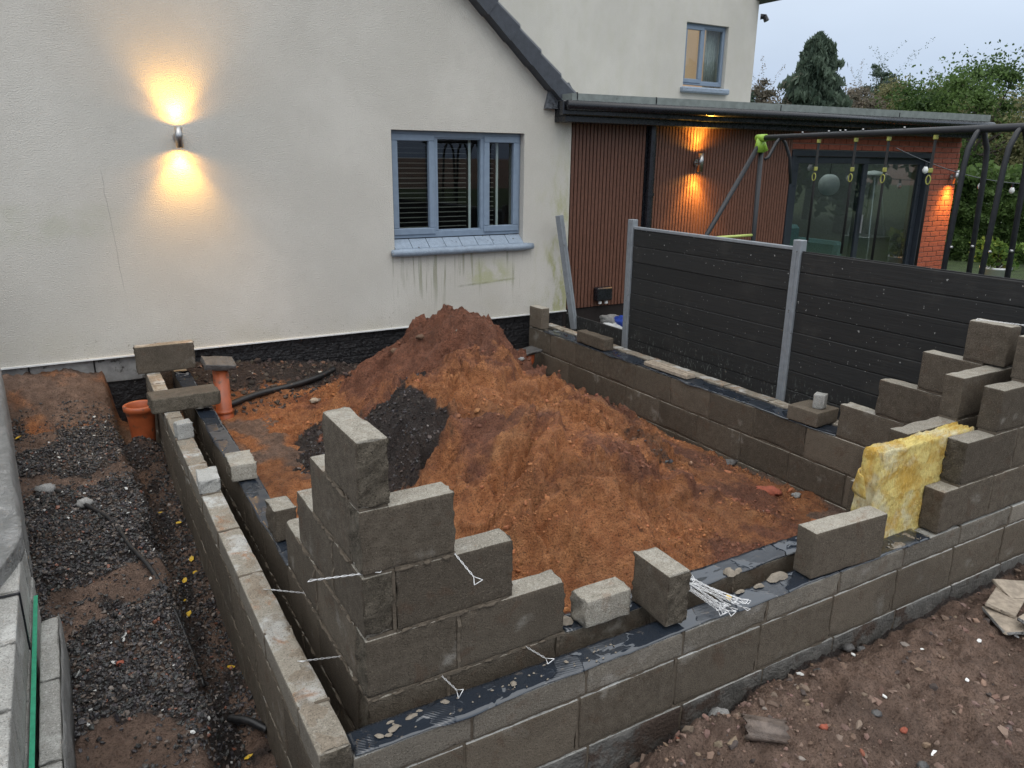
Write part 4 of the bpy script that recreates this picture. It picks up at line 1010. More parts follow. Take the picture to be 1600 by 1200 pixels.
mb = MB(); mb.tube([(3.74,4.49,2.19),(11.05,4.49,2.215)], .045, 12); ep(mb, 'gutter', MAT['black'], True)
mb = MB()
def rslab(xa, xb, ya, yb_):
    f0 = lambda x: 2.235+.03*(x-3.8)/7.18; f1 = lambda x: 2.30+.055*(x-3.8)/7.18
    mb.add([(xa,ya,f0(xa)),(xb,ya,f0(xb)),(xb,yb_,f0(xb)),(xa,yb_,f0(xa)),(xa,ya,f1(xa)),(xb,ya,f1(xb)),(xb,yb_,f1(xb)),(xa,yb_,f1(xa))], [(0,3,2,1),(4,5,6,7),(0,1,5,4),(1,2,6,5),(2,3,7,6),(3,0,4,7)])
rslab(3.80,10.98,4.50,5.3); rslab(3.80,7.6,5.3,8); rslab(10.7,10.98,5.3,8); rslab(7.6,10.7,7.5,8)  # slabs leave an unseen opening, added to light the room
q = MB(); q.box(7.58,10.72,5.28,7.52,2.37,2.376); o = q.obj('added_rooflight', MAT['glass'], ext); o.location = EL  # unseen glazing over the roof opening, added to bring daylight indoors
rf = ep(mb, 'roof', MAT['trim'])
mb = MB()
for xx in (3.86,4.85,6.7,8.9): mb.box(xx-.004,xx+.004,4.494,4.52,2.24,2.31)
mb.obj('trim_joint', MAT['black'], rf).location = (0,0,0)
# red brick over the doors and the pier
mb = MB(); mb.box(7.38,11.0,YE+.012,YE+.1,1.84,2.2); mb.box(10.36,11.0,YE+.0121,YE+.3,-.2,1.84); pier = ep(mb, 'brick_backing', MAT['brickmortar'])
mb = MB(); mb.box(-.1075,.1075,-.0,.03,-.0325,.0325,.003); BR = mb.mesh('brick'); mb = MB(); mb.box(-.05,.05,0,.03,-.0325,.0325,.003); BRH = mb.mesh('brick')
for r_ in range(30):
    z = -.15+r_*.075; x0, x1 = (7.39,11.0) if z > 1.86 else (10.365,11.0)
    if z > 2.05: break
    x = x0+(0 if r_ % 2 else -.1125)
    while x < x1-.02:
        a = max(x, x0); b = min(x+.215, x1)
        if b-a > .05:
            o = link('brick', BR if b-a > .18 else BRH, MAT['brick'], ext, Vector(((a+b)/2, YE, z))+EL); o.scale.x = (b-a)/(.215 if b-a > .18 else .1)
        x += .225
# sliding doors
dr = MB(); f = .07
for (a, b, c, d_) in ((7.40,10.35,1.755,1.83),(7.40,7.48,-.15,1.755),(10.27,10.35,-.15,1.755),(7.48,10.27,-.15,-.06)): dr.box(a,b,YE-.01,YE+.12,c,d_,.006)
door = ep(dr, 'sliding_door', MAT['anthracite'])
for (a, b, y_) in ((7.48,8.95,YE+.02),(8.86,10.27,YE+.07)):
    q = MB()
    for (u0,u1,v0,v1) in ((a,b,1.67,1.755),(a,b,-.06,.03),(a,a+.085,.03,1.67),(b-.085,b,.03,1.67)): q.box(u0,u1,y_,y_+.045,v0,v1,.004)
    q.obj('door_leaf', MAT['anthracite'], door); q = MB(); q.box(a+.085,b-.085,y_+.02,y_+.024,.03,1.67); q.obj('pane', MAT['doorglass'], door)
q = MB(); q.tube([(8.92,YE-.01,.75),(8.92,YE-.01,1.0)], .012, 8); q.obj('handle', MAT['steel'], door)
mb = MB(); x0,x1,y0,y1,z0,z1 = 7.38,11.0,YE+.31,YE+3.0,-.14,2.1
mb.add([(x0,y0,z0),(x1,y0,z0),(x1,y1,z0),(x0,y1,z0),(x0,y0,z1),(x1,y0,z1),(x1,y1,z1),(x0,y1,z1)], [(1,5,6,2),(2,6,7,3),(0,3,7,4)]); ep(mb, 'room_shell', MAT['room'])
mb = MB(); mb.add([(x0,YE+.1,z0-.003),(x1,YE+.1,z0-.003),(x1,y1,z0-.003),(x0,y1,z0-.003)], [(0,1,2,3)]); ep(mb, 'room_floor', MAT['roomfloor'])
t = thing('sofa', 'teal sofa with dark cushions behind the glass doors', 'sofa', (8.5, YE+1.0, -.143))
for nm, bx, m_ in (('seat',(-.7,.75,-.4,.4,.12,.45),'teal'),('backrest',(-.7,.75,.25,.5,.45,.9),'teal'),('armrest',(-.9,-.7,-.4,.5,.12,.7),'teal'),('armrest',(.75,.95,-.4,.5,.12,.7),'teal'),('cushion',(-.5,-.05,.1,.25,.45,.8),'darkroom'),('base',(-.85,.9,-.35,.45,0,.12),'darkroom')):
    q = MB(); q.box(*bx, .05 if nm != 'base' else 0); q.obj(nm, MAT[m_], t)
mb = MB()
for i in range(16): mb.tube([(7.5+i*.022, YE+.30+.02*(i%2), -.1), (7.5+i*.022, YE+.30+.02*(i%2), 1.8)], .016, 6)
tag(mb.obj('door_curtain', MAT['curtain'], None, True), 'pale curtain gathered at the left edge of the glass doors', 'curtain')
t = thing('patio_heater', 'pyramid patio heater with white disc top seen through the glass doors', 'heater', (10.12, YE+.75, -.143))
q = MB(); q.lathe((0,0,1.66), [(.001,.06),(.09,.045),(.22,.0),(.22,-.01),(.001,.0)], 24); q.obj('reflector', MAT['white'], t, True)
for a in range(4):
    sx_, sy_ = ((-1,-1),(1,-1),(1,1),(-1,1))[a]; q = MB(); q.tube([(sx_*.28,sy_*.28,0),(sx_*.07,sy_*.07,1.64)], .014, 6); q.obj('leg', MAT['steel'], t)
q = MB(); q.box(-.25,.25,-.25,.25,0,.75,.01); q.obj('cabinet', MAT['steel'], t)
t = thing('paper_lantern', 'round white ribbed paper lantern behind the left glass door', 'lantern', (9.12, YE+.75, 1.15))
q = MB(); prof = [(.02+.13*math.sin(math.pi*i/14), .15*(-math.cos(math.pi*i/14))) for i in range(15)]; q.lathe((0,0,.22), prof, 24); q.obj('shade', MAT['white'], t, True)
q = MB(); q.tube([(0,0,.36),(0,0,.94)], .004, 5); q.obj('cord', MAT['black'], t)
# meter box, bag, leaning post
t = thing('socket_box', 'black weatherproof socket box on the brown cladding', 'socket box', (4.50, YE-.02, .145))
q = MB(); q.box(-.105,.105,-.09,0,.03,.18,.012); q.obj('cover', MAT['black'], t)
for s in (-.04,.045): q = MB(); q.tube([(s,-.05,-.005),(s,-.05,.032)], .02, 12); q.obj('cable_gland', MAT['white'], t)
def bag():
    t = thing('compost_bag', 'crumpled blue and white plastic bag behind the low board', 'bag', (4.16, 4.02, .0))
    for nm, m_, (cx, cy, cz), (a, b, c), sd in (('blue_part','blue',(.0,-.10,.11),(.10,.19,.075),4),('white_part','film',(0,.13,.09),(.10,.20,.06),9),('white_part','white',(-.05,-.04,.06),(.07,.30,.045),12)):
        n, m = 22, 16; V = []
        for i in range(m+1):
            th = math.pi*i/m
            for j in range(n):
                ph = 2*math.pi*j/n; d_ = Vector((math.sin(th)*math.cos(ph), math.sin(th)*math.sin(ph), math.cos(th)))
                r_ = 1+.28*float(vn(np.array(d_.x*2.3+d_.z*1.7+sd), np.array(d_.y*2.6+sd), sd))
                V.append((cx+a*d_.x*r_, cy+b*d_.y*r_, cz+c*d_.z*r_))
        idx = np.arange((m+1)*n).reshape(m+1, n); F = np.stack([idx[:-1], np.roll(idx[:-1],-1,1), np.roll(idx[1:],-1,1), idx[1:]], -1).reshape(-1,4)
        me = fast_mesh(nm, np.array(V), F); smooth(me); link(nm, me, MAT[m_], t)
bag()
mb = MB(); mb.box(-.03,.03,-.032,.032,0,1.2,.003); mb.box(-.004,.004,-.036,-.0321,.05,1.17)
o = mb.obj('fence_post', MAT['post'], None, loc=(3.965,4.56,-.05), rot=(-.11,-.125,.3)); tag(o, 'loose grey fence post leaning against the house corner', 'fence post')

# ------------------------------------------------------------------ fence
fn = thing('composite_fence', 'charcoal composite board fence with grey posts along the right wall', 'fence', (3.98, 1.8, -.1)); FL = -Vector(fn.location)
POSTS = (3.705, 1.785, -.13)
for i, y in enumerate(POSTS):
    q = MB(); q.box(3.955,4.02,y-.037,y+.037,-.3,1.155 if i == 0 else 1.145,.004); q.box(3.951,3.9549,y-.008,y+.008,-.1,1.12); o = q.obj('post', MAT['post'], fn); o.location = FL
mb = MB(); mb.box(-.012,.012,-.92,.92,0,.142,.004); mb.box(-.006,.006,-.92,.92,.142,.150); BD = mb.mesh('board')
for a, b in ((3.668,1.822),(1.748,-.093)):
    for r_ in range(8):
        o = link('board', BD, MAT['fence'], fn, Vector((3.985+rnd.uniform(-.002,.002), (a+b)/2, -.115+r_*.1475))+FL); o.scale.y = (a-b)/1.84
q = MB(); q.box(3.968,4.004,1.822,3.668,1.068,1.094,.004); o = q.obj('top_rail', MAT['post'], fn); o.location = FL
q = MB(); q.box(3.975,3.995,3.745,4.75,-.2,.09,.004); o = q.obj('gravel_board', MAT['fence'], fn); o.location = FL

# ------------------------------------------------------------------ swing and climbing frame beyond the fence
sw = thing('swing_set', 'dark tubular climbing frame and swing with lime green joint', 'swing', (5.2, 2.2, -.07)); SL = -Vector(sw.location)
P1 = Vector((5.36,3.53,1.905)); P2 = Vector((4.80,.55,1.925)); dirv = (P2-P1).normalized(); perp = Vector((dirv.y,-dirv.x,0))
def bp(t): return P1+(P2-P1)*t
def spart(mb, name, mat, sm=True): o = mb.obj(name, mat, sw, sm); o.location = SL; return o
q = MB(); q.tube([bp(0), bp(1.25)], .027, 14); spart(q, 'beam', MAT['swing'])
q = MB(); q.tube([bp(-.012), bp(.03)], .036, 14); q.tube([bp(.004), bp(.004)+Vector((0,.01,-.13))], [.036,.05], 12); q.tube([bp(.004), bp(.004)+perp*-.06+Vector((0,0,-.12))], [.03,.036], 12); spart(q, 'corner_joint', MAT['green_plastic'])
b0 = bp(.004)
for s, e in ((1,.58),(-1,.02)):
    q = MB(); q.tube([b0+perp*s*.02+Vector((0,0,-.08)), b0+perp*s*1.0*e*2.0+Vector((0,0,-1.98))], .024, 12); spart(q, 'leg', MAT['swing'])
la = b0+perp*1.16*.46+Vector((0,0,-.95)); lb = b0+perp*-.02+Vector((0,0,-.93))
q = MB(); q.tube([la, lb], .014, 10); spart(q, 'cross_bar', MAT['lime_tube'])
for s in (-1, 1):
    c0 = bp(.105); q = MB(); q.tube([c0, c0+perp*s*.05+Vector((0,0,-.05)), c0+perp*s*.12+Vector((0,0,-.18)), c0+perp*s*.16+Vector((0,0,-.42 if s < 0 else -.2))], .016, 8); spart(q, 'brace', MAT['swing'])
for tt in (.80, .90, 1.02):
    for s in (-1, 1):
        c0 = bp(tt); q = MB(); pts = [c0, c0+perp*s*.035+Vector((0,0,-.03)), c0+perp*s*.085+Vector((0,0,-.13)), c0+perp*s*.10+Vector((0,0,-.25)), c0+perp*s*.16+Vector((0,0,-2.0))]
        q.tube(pts, .0185, 10); spart(q, 'leg', MAT['swing'])
        q = MB(); q.tube([pts[3]+Vector((-.015,-.015,-.55)), pts[3]+Vector((-.03,-.03,-.55))], .011, 6); spart(q, 'bolt', MAT['steel'])
for (tt, ln) in ((.275,.9),(.42,.95),(.535,1.0),(.68,1.0)):
    c0 = bp(tt)+Vector((0,0,-.027)); q = MB(); q.tube([c0, c0+Vector((.0,0,-ln))], .011, 6); st = spart(q, 'strap', MAT['strap'])
    q = MB(); q.box(c0.x-.014,c0.x+.014,c0.y-.014,c0.y+.014,c0.z-.035,c0.z-.002,.004); q.obj('hanger', MAT['olive'], st); q = MB(); q.box(c0.x-.013,c0.x+.013,c0.y-.013,c0.y+.013,c0.z-.27,c0.z-.235,.004); q.obj('buckle', MAT['olive'], st)
    q = MB(); n = 14; cz = c0.z-.32; q.tube([(c0.x-.012, c0.y+.018*math.cos(2*math.pi*i/n), cz+.032*math.sin(2*math.pi*i/n)) for i in range(n+1)], .0045, 6); q.obj('ring', MAT['olive'], st)
for tt in (.2,.31,.355,.375,.44,.58): q = MB(); c0 = bp(tt); q.tube([c0+Vector((0,0,.025)), c0+Vector((0,0,.04))], .009, 6); spart(q, 'bolt', MAT['steel'])
# festoon lights
t = thing('festoon_lights', 'black festoon cable with clear bulbs strung across the brick pier', 'string lights', (9.5, 4.2, 1.6)); TL = -Vector(t.location)
pa, pb = Vector((8.2,4.0,1.86)), Vector((11.6,4.1,1.42)); pts = [pa+(pb-pa)*(i/20)+Vector((0,0,-.10*4*(i/20)*(1-i/20))) for i in range(21)]
q = MB(); q.tube(pts, .006, 5); q.obj('cable', MAT['black'], t).location = TL
for i in (4, 9, 12, 17):
    c = pts[i]; q = MB(); q.lathe((c.x,c.y,c.z-.15), [(.001,0),(.03,.02),(.036,.05),(.022,.085),(.018,.09)], 12); b = q.obj('bulb', MAT['white'], t, True); b.location = TL
    q = MB(); q.tube([(c.x,c.y,c.z-.06),(c.x,c.y,c.z)], .018, 8); q.obj('bulb_holder', MAT['black'], t).location = TL

# ------------------------------------------------------------------ pipes
def pipe_obj(name, label, cat, pts, r, mat, n=12):
    q = MB(); pts = [Vector(p) for p in pts]; fine = []
    for i in range(len(pts)-1):
        p0 = pts[max(i-1,0)]; p1 = pts[i]; p2 = pts[i+1]; p3 = pts[min(i+2,len(pts)-1)]
        for j in range(8):
            t = j/8; fine.append(.5*((2*p1)+(-p0+p2)*t+(2*p0-5*p1+4*p2-p3)*t*t+(-p0+3*p1-3*p2+p3)*t**3))
    fine.append(pts[-1]); q.tube(fine, r, n); return tag(q.obj(name, MAT[mat], None, True), label, cat)
gh = lambda x, y: float(ground_h(np.array([[x]]), np.array([[y]]))[0,0])
hh = lambda x, y: max(gh(x, y), float(heap_h(np.array([[x]]), np.array([[y]]))[0,0]))
pipe_obj('black_conduit', 'thick black plastic conduit lying along the foot of the house', 'pipe', [(x, y, hh(x,y)+.028) for x, y in ((.36,4.28),(.62,4.38),(.9,4.44),(1.15,4.52),(1.36,4.66))], .028, 'blackpipe')
pipe_obj('black_hose', 'thin black hose running diagonally over the gravel', 'hose', [(x, y, gh(x,y)+.016) for x, y in ((-.87,2.88),(-.64,2.36),(-.56,1.95),(-.49,1.66),(-.43,1.3),(-.385,1.0))], .012, 'blackpipe', 8)
pipe_obj('black_pipe_stub', 'short black pipe end in the trench by the left outer wall', 'pipe', [(x, y, gh(x,y)+.05) for x, y in ((-.33,.74),(-.27,.67),(-.215,.60))], .016, 'blackpipe', 8)
t = thing('clay_drain_pipe', 'upright orange drain pipe under a slate cap behind the left wall', 'drain pipe', (.305, 4.22, -.45))
q = MB(); q.lathe((0,0,0), [(.075,0),(.08,.0),(.08,.09),(.072,.10),(.072,.115),(.062,.125),(.06,.50),(.05,.50),(.05,.2)], 24); q.obj('pipe', MAT['clay'], t, True)
q = MB(); q.lathe((0,0,.135), [(.062,0),(.072,.008),(.072,.022),(.062,.03)], 24); q.obj('collar', MAT['clay'], t, True)
put = put_block('stone_slab', (.295, 4.20, .105), .24, .16, .05, .1, None, 0, .5, (.28,.18), ('slate','slate','slate')); tag(put, 'tilted grey stone slab covering the upright orange pipe', 'slab')
t = thing('drain_hopper', 'round orange drain gully set in the trench beside the left wall', 'gully', (-.325, 3.80, -.265))
q = MB(); q.lathe((0,0,0), [(.075,-.1),(.08,0),(.092,.15),(.10,.19),(.112,.20),(.112,.235),(.10,.24),(.092,.23),(.085,.17),(.07,.0)], 28); q.obj('bowl', MAT['clay'], t, True)
q = MB(); n = 20; q.add([(.085*math.cos(2*math.pi*i/n), .085*math.sin(2*math.pi*i/n), .16) for i in range(n)], [tuple(range(n))]); q.obj('sludge', MAT['bitumen'], t)
t = thing('clay_drain_bend', 'small orange drain bend under a square cap at the right wall', 'drain pipe', (3.29, 4.38, -.40))
q = MB(); q.tube([(-.09,.02,.03),(-.03,.01,.06),(0,0,.12),(0,0,.2)], [.05,.052,.055,.06], 16); q.obj('pipe', MAT['clay'], t, True)
put = put_block('stone_slab', (3.29, 4.38, -.178), .22, .17, .03, .2, None, 0, .4, (.05,-.05), ('slate','slate','slate')); tag(put, 'square grey slab on the small orange drain by the right wall', 'slab')

# ------------------------------------------------------------------ debris
def rock(name, label, cat, x, y, s, mat='slate', seed=1, z=None, flat=.6, rz=0, group=None, sx_=1.0):
    R = np.random.default_rng(seed); n, m = 16, 10; V = []
    for i in range(m+1):
        th = math.pi*i/m
        for j in range(n):
            ph = 2*math.pi*j/n; d_ = (math.sin(th)*math.cos(ph), math.sin(th)*math.sin(ph), math.cos(th))
            r_ = 1+.35*float(vn(np.array(d_[0]*1.9+seed*3.1), np.array(d_[1]*1.9+d_[2]*2.3), seed)); V.append((s*sx_*d_[0]*r_, s*d_[1]*r_*.8, s*flat*d_[2]*r_))
    idx = np.arange((m+1)*n).reshape(m+1, n); F = np.stack([idx[:-1], np.roll(idx[:-1],-1,1), np.roll(idx[1:],-1,1), idx[1:]], -1).reshape(-1,4)
    me = fast_mesh(name, np.array(V), F)
    zz = (hh(x,y) if (0 < x < 3.5 and y > .1) else gh(x,y)) if z is None else z
    return tag(link(name, me, MAT[mat], None, (x, y, zz+s*flat*.45), (0,0,rz)), label, cat, group)
def chip(x, y, s, label, mat='chip', seed=0):
    R = random.Random(seed); n = 6; top = []; 
    for i in range(n):
        a = 2*math.pi*i/n+R.uniform(-.3,.3); top.append((s*R.uniform(.6,1.1)*math.cos(a), s*R.uniform(.45,.9)*math.sin(a)))
    q = MB(); q.prism(top, 2, 0, s*.25); o = q.obj('broken_chip', MAT[mat], None, loc=(x, y, gh(x,y)+.002), rot=(R.uniform(-.2,.2), R.uniform(-.2,.2), R.uniform(0,6)))
    return tag(o, label, 'chip', 'white chips on the front ground')
for i, (x, y, s, lb) in enumerate(((1.79,-.275,.017,'white chip close to the front wall below the standing full block'),(1.86,-.823,.018,'large white chip at the bottom edge of the picture'),(2.62,-.548,.014,'white chip on the ground nearest the slate pile'),(2.294,-.683,.012,'small white chip in the middle of the front ground'),(1.93,-.566,.014,'thin white chip between the clay shard and the slate pile'),(2.15,-.27,.012,'white chip at the foot of the front wall among grey stones'),(2.34,-.46,.011,'small white chip on bare brown earth left of the slate pile'))): chip(x, y, s, lb, 'chip', i)
rock('stone','round grey stone beside the white chip at the front wall','stone',1.86,-.31,.022,'slate',3)
rock('stone','angular grey stone against the foot of the front wall','stone',2.16,-.235,.030,'slate',5)
rock('stone','smaller grey stone next to the angular one at the wall foot','stone',2.26,-.235,.024,'slate',8)
rock('stone','brown lump of earth at the broken edge of the front ground','stone',1.33,-.275,.05,'plinth',12)
rock('stone','dark stone at the lower right of the front ground','stone',1.72,-.86,.022,'slate',17)
rock('stone','flat brown stone in the middle of the front ground','stone',1.80,-.62,.022,'slate',19,flat=.4)
rock('stone','pale lump of rubble at the head of the black hose','stone',-.93,2.93,.055,'plinth',21)
rock('stone','pale brown lump of rubble beside the black hose','stone',-.74,2.62,.045,'plinth',23)
rock('brick_shard','small red brick fragment left of the grey stones in front','brick piece',1.555,-.575,.018,'brick',29)
rock('brick_shard','red brick fragment right of the other fragment in front','brick piece',1.86,-.70,.017,'brick',31)
rock('brick_shard','tiny bright red fragment on the dark gravel','brick piece',-.68,1.0,.016,'brick',33)
rock('mortar_lump','pale lump on the sand beside the conduit','rubble',1.02,4.12,.05,'timber',37,flat=.4)
rock('brick_piece','dark red brick lying on the floor near the right wall','brick',3.22,1.17,.06,'brick',41,flat=.5,sx_=1.4,rz=-.9)
rock('stone','flat grey stone on the floor against the right wall','stone',3.35,1.66,.055,'slate',43,flat=.45,sx_=1.3)
rock('stone','round stone at the foot of the right wall behind the brick','stone',3.38,1.08,.035,'plinth',47)
for i, (x, y, s) in enumerate(((2.32,3.45,.03),(1.66,3.35,.035),(1.55,3.6,.04),(2.55,3.3,.028))):
    rock('stone', ('rounded stone on the right slope of the heap top','stone embedded on the left slope of the heap','brown lump high on the left flank of the heap','stone low on the right flank of the heap')[i], 'stone', x, y, s, 'plinth' if i == 3 else 'cardboard', 51+i)
# half round clay shard and slates
q = MB(); n = 12; vs = []
for (x_, sc_) in ((-.075,1.),(.075,.9)):
    for rr in (.058,.050):
        for i in range(n+1):
            a = math.pi*(.05+.9*i/n); vs.append((x_+(.008*math.sin(i*2.1)), rr*sc_*math.cos(a), rr*sc_*math.sin(a)*.8))
m = n+1; F = []
for i in range(n): F += [(i,i+1,2*m+i+1,2*m+i), (m+i,3*m+i,3*m+i+1,m+i+1), (i,m+i,m+i+1,i+1), (2*m+i,2*m+i+1,3*m+i+1,3*m+i)]
F += [(0,2*m,3*m,m), (n,m+n,3*m+n,2*m+n)]
q.add(vs, F); sh = q.obj('clay_shard', MAT['shard'], None, True, loc=(1.335,-.485,gh(1.335,-.485)+.004), rot=(.12,.05,-.62)); tag(sh, 'curved brown drain pipe shard lying on the front ground', 'pipe shard')
for i, (x, y, L, w_, rz, tl, lb) in enumerate(((3.05,-.43,.24,.13,.3,.12,'large slate piece tilted on top of the debris pile at the right edge'),(2.93,-.50,.20,.12,1.0,-.08,'slate piece lowest in the debris pile at the right edge'),(3.22,-.40,.2,.14,-.4,.2,'slate piece at the back of the debris pile at the right edge'),(3.0,-.60,.22,.1,.1,.1,'thin slate piece at the front of the debris pile at the right edge'))):
    o = put_block('slate_piece', (x, y, gh(x,y)+.022+.012*i), L, w_, .02, rz, None, 0, .6, (tl, tl*.6), ('plinth' if i%2 else 'timber','timber','slate')); tag(o, lb, 'slate')
# fallen leaves
q = MB(); q.add([(-.02,0,0),(-.006,.012,.004),(.012,.010,.003),(.022,0,.006),(.012,-.011,.004),(-.006,-.012,.002),(0,0,-.002)], [(6,0,1),(6,1,2),(6,2,3),(6,3,4),(6,4,5),(6,5,0)]); LF = q.mesh('fallen_leaf')
for i, (x, y) in enumerate(((-1.09,3.95),(-.345,2.85),(-.262,2.66),(-.26,2.2),(-.262,2.07),(-.33,1.95),(-.372,1.63),(-.365,1.58),(-.25,1.15),(-.30,.54))):
    o = link('fallen_leaf', LF, MAT['leafy'], None, (x, y, gh(x,y)+.014), (rnd.uniform(-.3,.3), rnd.uniform(-.3,.3), rnd.uniform(0,6))); o.scale = (rnd.uniform(.8,1.15),)*3
    tag(o, 'yellow leaf lying alone on the gravel bench by the wrapped blocks' if i == 0 else 'yellow leaf fallen in the trench beside the left outer wall', 'leaf', 'fallen yellow leaves')
o = link('fallen_leaf', LF, MAT['leafy'], None, (1.47,-.135,.005), (0,0,1)); tag(o, 'yellow leaf on the membrane beside the bundle of wire ties', 'leaf')

# ------------------------------------------------------------------ wrapped pack of blocks at the left edge
pk = thing('block_pack', 'pack of pale concrete blocks in plastic film with green straps at the left edge', 'block pack', (-1.15, .6, -.25), (0,0,0)); PL = -Vector(pk.location)
def pb_(x0, x1, y0, y1, z0, z1): put_block('block', Vector(((x0+x1)/2, (y0+y1)/2, (z0+z1)/2))+PL, y1-y0-.004, x1-x0-.004, z1-z0-.004, math.pi/2, pk, 3, .3, mats=('paleblock','paleblock','paleblock'))
for (y0, y1) in ((-.25,.20),(.20,.62),(.62,1.03)):
    for z0 in (-.23,-.115): pb_(-.94+.02, -.855, y0, y1, z0, z0+.115)
for (y0, y1) in ((-.25,.2),(.2,.55),(.55,.9),(.9,1.22),(1.22,1.45)):
    pb_(-1.22, -.945, y0, y1, -.23, -.01); pb_(-1.22, -.95, y0, y1, -.01, .21)
def sheet(name, pts_u, ny, mat, seed, amp=.012, sol=.002):
    # pts_u: cross sections along y; each a list of (x, z) control points
    V = []; 
    n = len(pts_u[0][1])
    for (y, sec) in pts_u:
        for (x, z) in sec: V.append((x+amp*float(vn(np.array(y*7), np.array(z*6+x*3), seed)), y, z+amp*float(vn(np.array(y*6+4), np.array(x*8), seed+4))))
    idx = np.arange(len(V)).reshape(len(pts_u), n); F = np.stack([idx[:-1,:-1], idx[:-1,1:], idx[1:,1:], idx[1:,:-1]], -1).reshape(-1,4)
    me = fast_mesh(name, np.array(V), F); smooth(me); o = link(name, me, MAT[mat], pk); o.location = PL
    md = o.modifiers.new('t','SOLIDIFY'); md.thickness = sol; return o
secs = []
for i in range(60):
    y = -.3+4.55*i/59; xo = -.955-.066*(y-1.28)-.0 if y > 1.2 else -.955-.16*sst(1.25,.55,np.array(y)).item(); zt = .285
    zb = -.28 if y > 1.42 else .20
    secs.append((y, [(-1.6,zt+.03)]+[(xo-.4+.4*j/6, zt+.012*math.sin(j+y*5)) for j in range(7)]+[(xo+.012, zt-(zt-zb)*(j+1)/9) for j in range(9)]))
sheet('plastic_film', secs, 0, 'film', 5, .007)
secs = [(-.28+1.31*i/20, [(-.853,.008),(-.848,-.02),(-.846,-.12),(-.845,-.24)]) for i in range(21)]; sheet('plastic_film', secs, 0, 'film', 9, .008)
for (x, yy0, yy1, z) in ((-.934,-.25,1.15,.04),):
    V = [(x-.010,yy0,z),(x+.008,yy0,z-.01)]+[]; q = MB(); q.box(x-.006,x+.008,-.28,1.22,.0,.006); o = q.obj('strap', MAT['strapgreen'], pk); o.location = PL
q = MB(); q.box(-.952,-.9465,.86,.872,-.2,.215); q.box(-1.2,-.947,.86,.872,.2115,.2145); o = q.obj('band', MAT['black'], pk); o.location = PL
q = MB(); q.box(-.8425,-.840,-.1,-.088,-.24,.012); o = q.obj('strap', MAT['strapgreen'], pk); o.location = PL
mb = MB(); mb.box(-1.36,-1.17,4.28,4.36,-.2,1.05,.006); tag(mb.obj('timber_post', MAT['cardboard']), 'brown timber post at the far left edge of the picture', 'post')

# ------------------------------------------------------------------ vegetation
def leaf_mesh(name, P, size, mat, parent, seed, droop=None, asp=1.6, colv=None, loc=None):
    R = np.random.default_rng(seed); N = len(P); size = np.asarray(size)
    a = R.normal(size=(N,3)); 
    if droop is not None: a = a*.45+np.asarray(droop)
    a /= np.linalg.norm(a, axis=1, keepdims=True); b = np.cross(a, R.normal(size=(N,3))); b /= np.linalg.norm(b, axis=1, keepdims=True)
    a = a*(size*asp*.5)[:,None]; b = b*(size*.5)[:,None]
    V = np.stack([P-a, P-a*.1+b*.9, P+a, P-a*.1-b*.9], 1).reshape(-1,3); F = np.arange(N*4).reshape(-1,4)
    me = fast_mesh(name, V, F); c = R.uniform(0,1,N) if colv is None else np.clip(colv+R.uniform(-.3,.3,N),0,1)
    setcol(me, 'col', np.repeat(np.stack([c]*3,-1), 4, 0))
    return link(name, me, MAT[mat], parent, loc)
def clump_pts(R, centres, radii, n):
    k_ = R.integers(0, len(centres), n); d_ = R.normal(size=(n,3)); d_ /= np.linalg.norm(d_, axis=1, keepdims=True)
    r = radii[k_]*np.clip(np.abs(R.normal(0,.62,n)), 0, 1.15); return centres[k_]+d_*r[:,None]*np.array([1,1,.8]), k_
def tree(label, x, y, H, Wd, mat, seed, n=9000, lf=.2, base=.35, group='trees beyond the garden', bare=0, zb=-.1, clumps=60, trunk=.16, wisp=0):
    R = np.random.default_rng(seed); t = thing('garden_tree', label, 'tree', (x, y, zb), group=group)
    c = R.normal(size=(clumps,3)); c /= np.linalg.norm(c, axis=1, keepdims=True); c *= (R.uniform(.35,1,clumps)**.5)[:,None]
    h0 = H*base; c = c*np.array([Wd*.42,Wd*.42,(H-h0)*.42])+np.array([0,0,(H+h0)/2]); rr = R.uniform(.07,.17,clumps)*Wd
    P, k_ = clump_pts(R, c, rr, n)
    cv = R.uniform(.15,.85,clumps)[k_]
    if wisp:
        m_ = 26; top = c[np.argsort(-c[:,2])[:m_ % len(c)+8]]; ww = []
        for q in range(wisp):
            p = top[R.integers(0,len(top))]; d_ = np.array([R.normal()*.5,R.normal()*.5,1.3]); L = R.uniform(.12,.3)*H
            for s_ in np.linspace(0,1,70): ww.append(p+d_*L*s_+np.array([R.normal()*.008*H,R.normal()*.008*H,-.25*L*s_*s_+R.normal()*.006*H]))
        nb_ = len(P); P = np.concatenate([P, np.array(ww)]); cv = np.concatenate([cv, np.full(len(ww),.6)])
    q = MB(); q.tube([(0,0,-.1),(.05*H*.1,0,H*.3),(0,.02*H,H*.55),(0,0,H*.85)], [trunk,trunk*.8,trunk*.5,trunk*.12], 8)
    for i in range(min(14,clumps)):
        b = Vector((0,0,H*(.28+.4*R.random()))); e = Vector(c[i]); q.tube([b, b.lerp(e,.5)+Vector((0,0,-.03*H)), e], [trunk*.35,trunk*.2,trunk*.06], 5)
    q.obj('trunk', MAT['bark'], t); ls_ = R.uniform(.6,1.3,len(P))*lf
    if wisp: ls_[nb_:] *= .5
    leaf_mesh('crown', P, ls_, mat, t, seed+1, colv=cv); return t
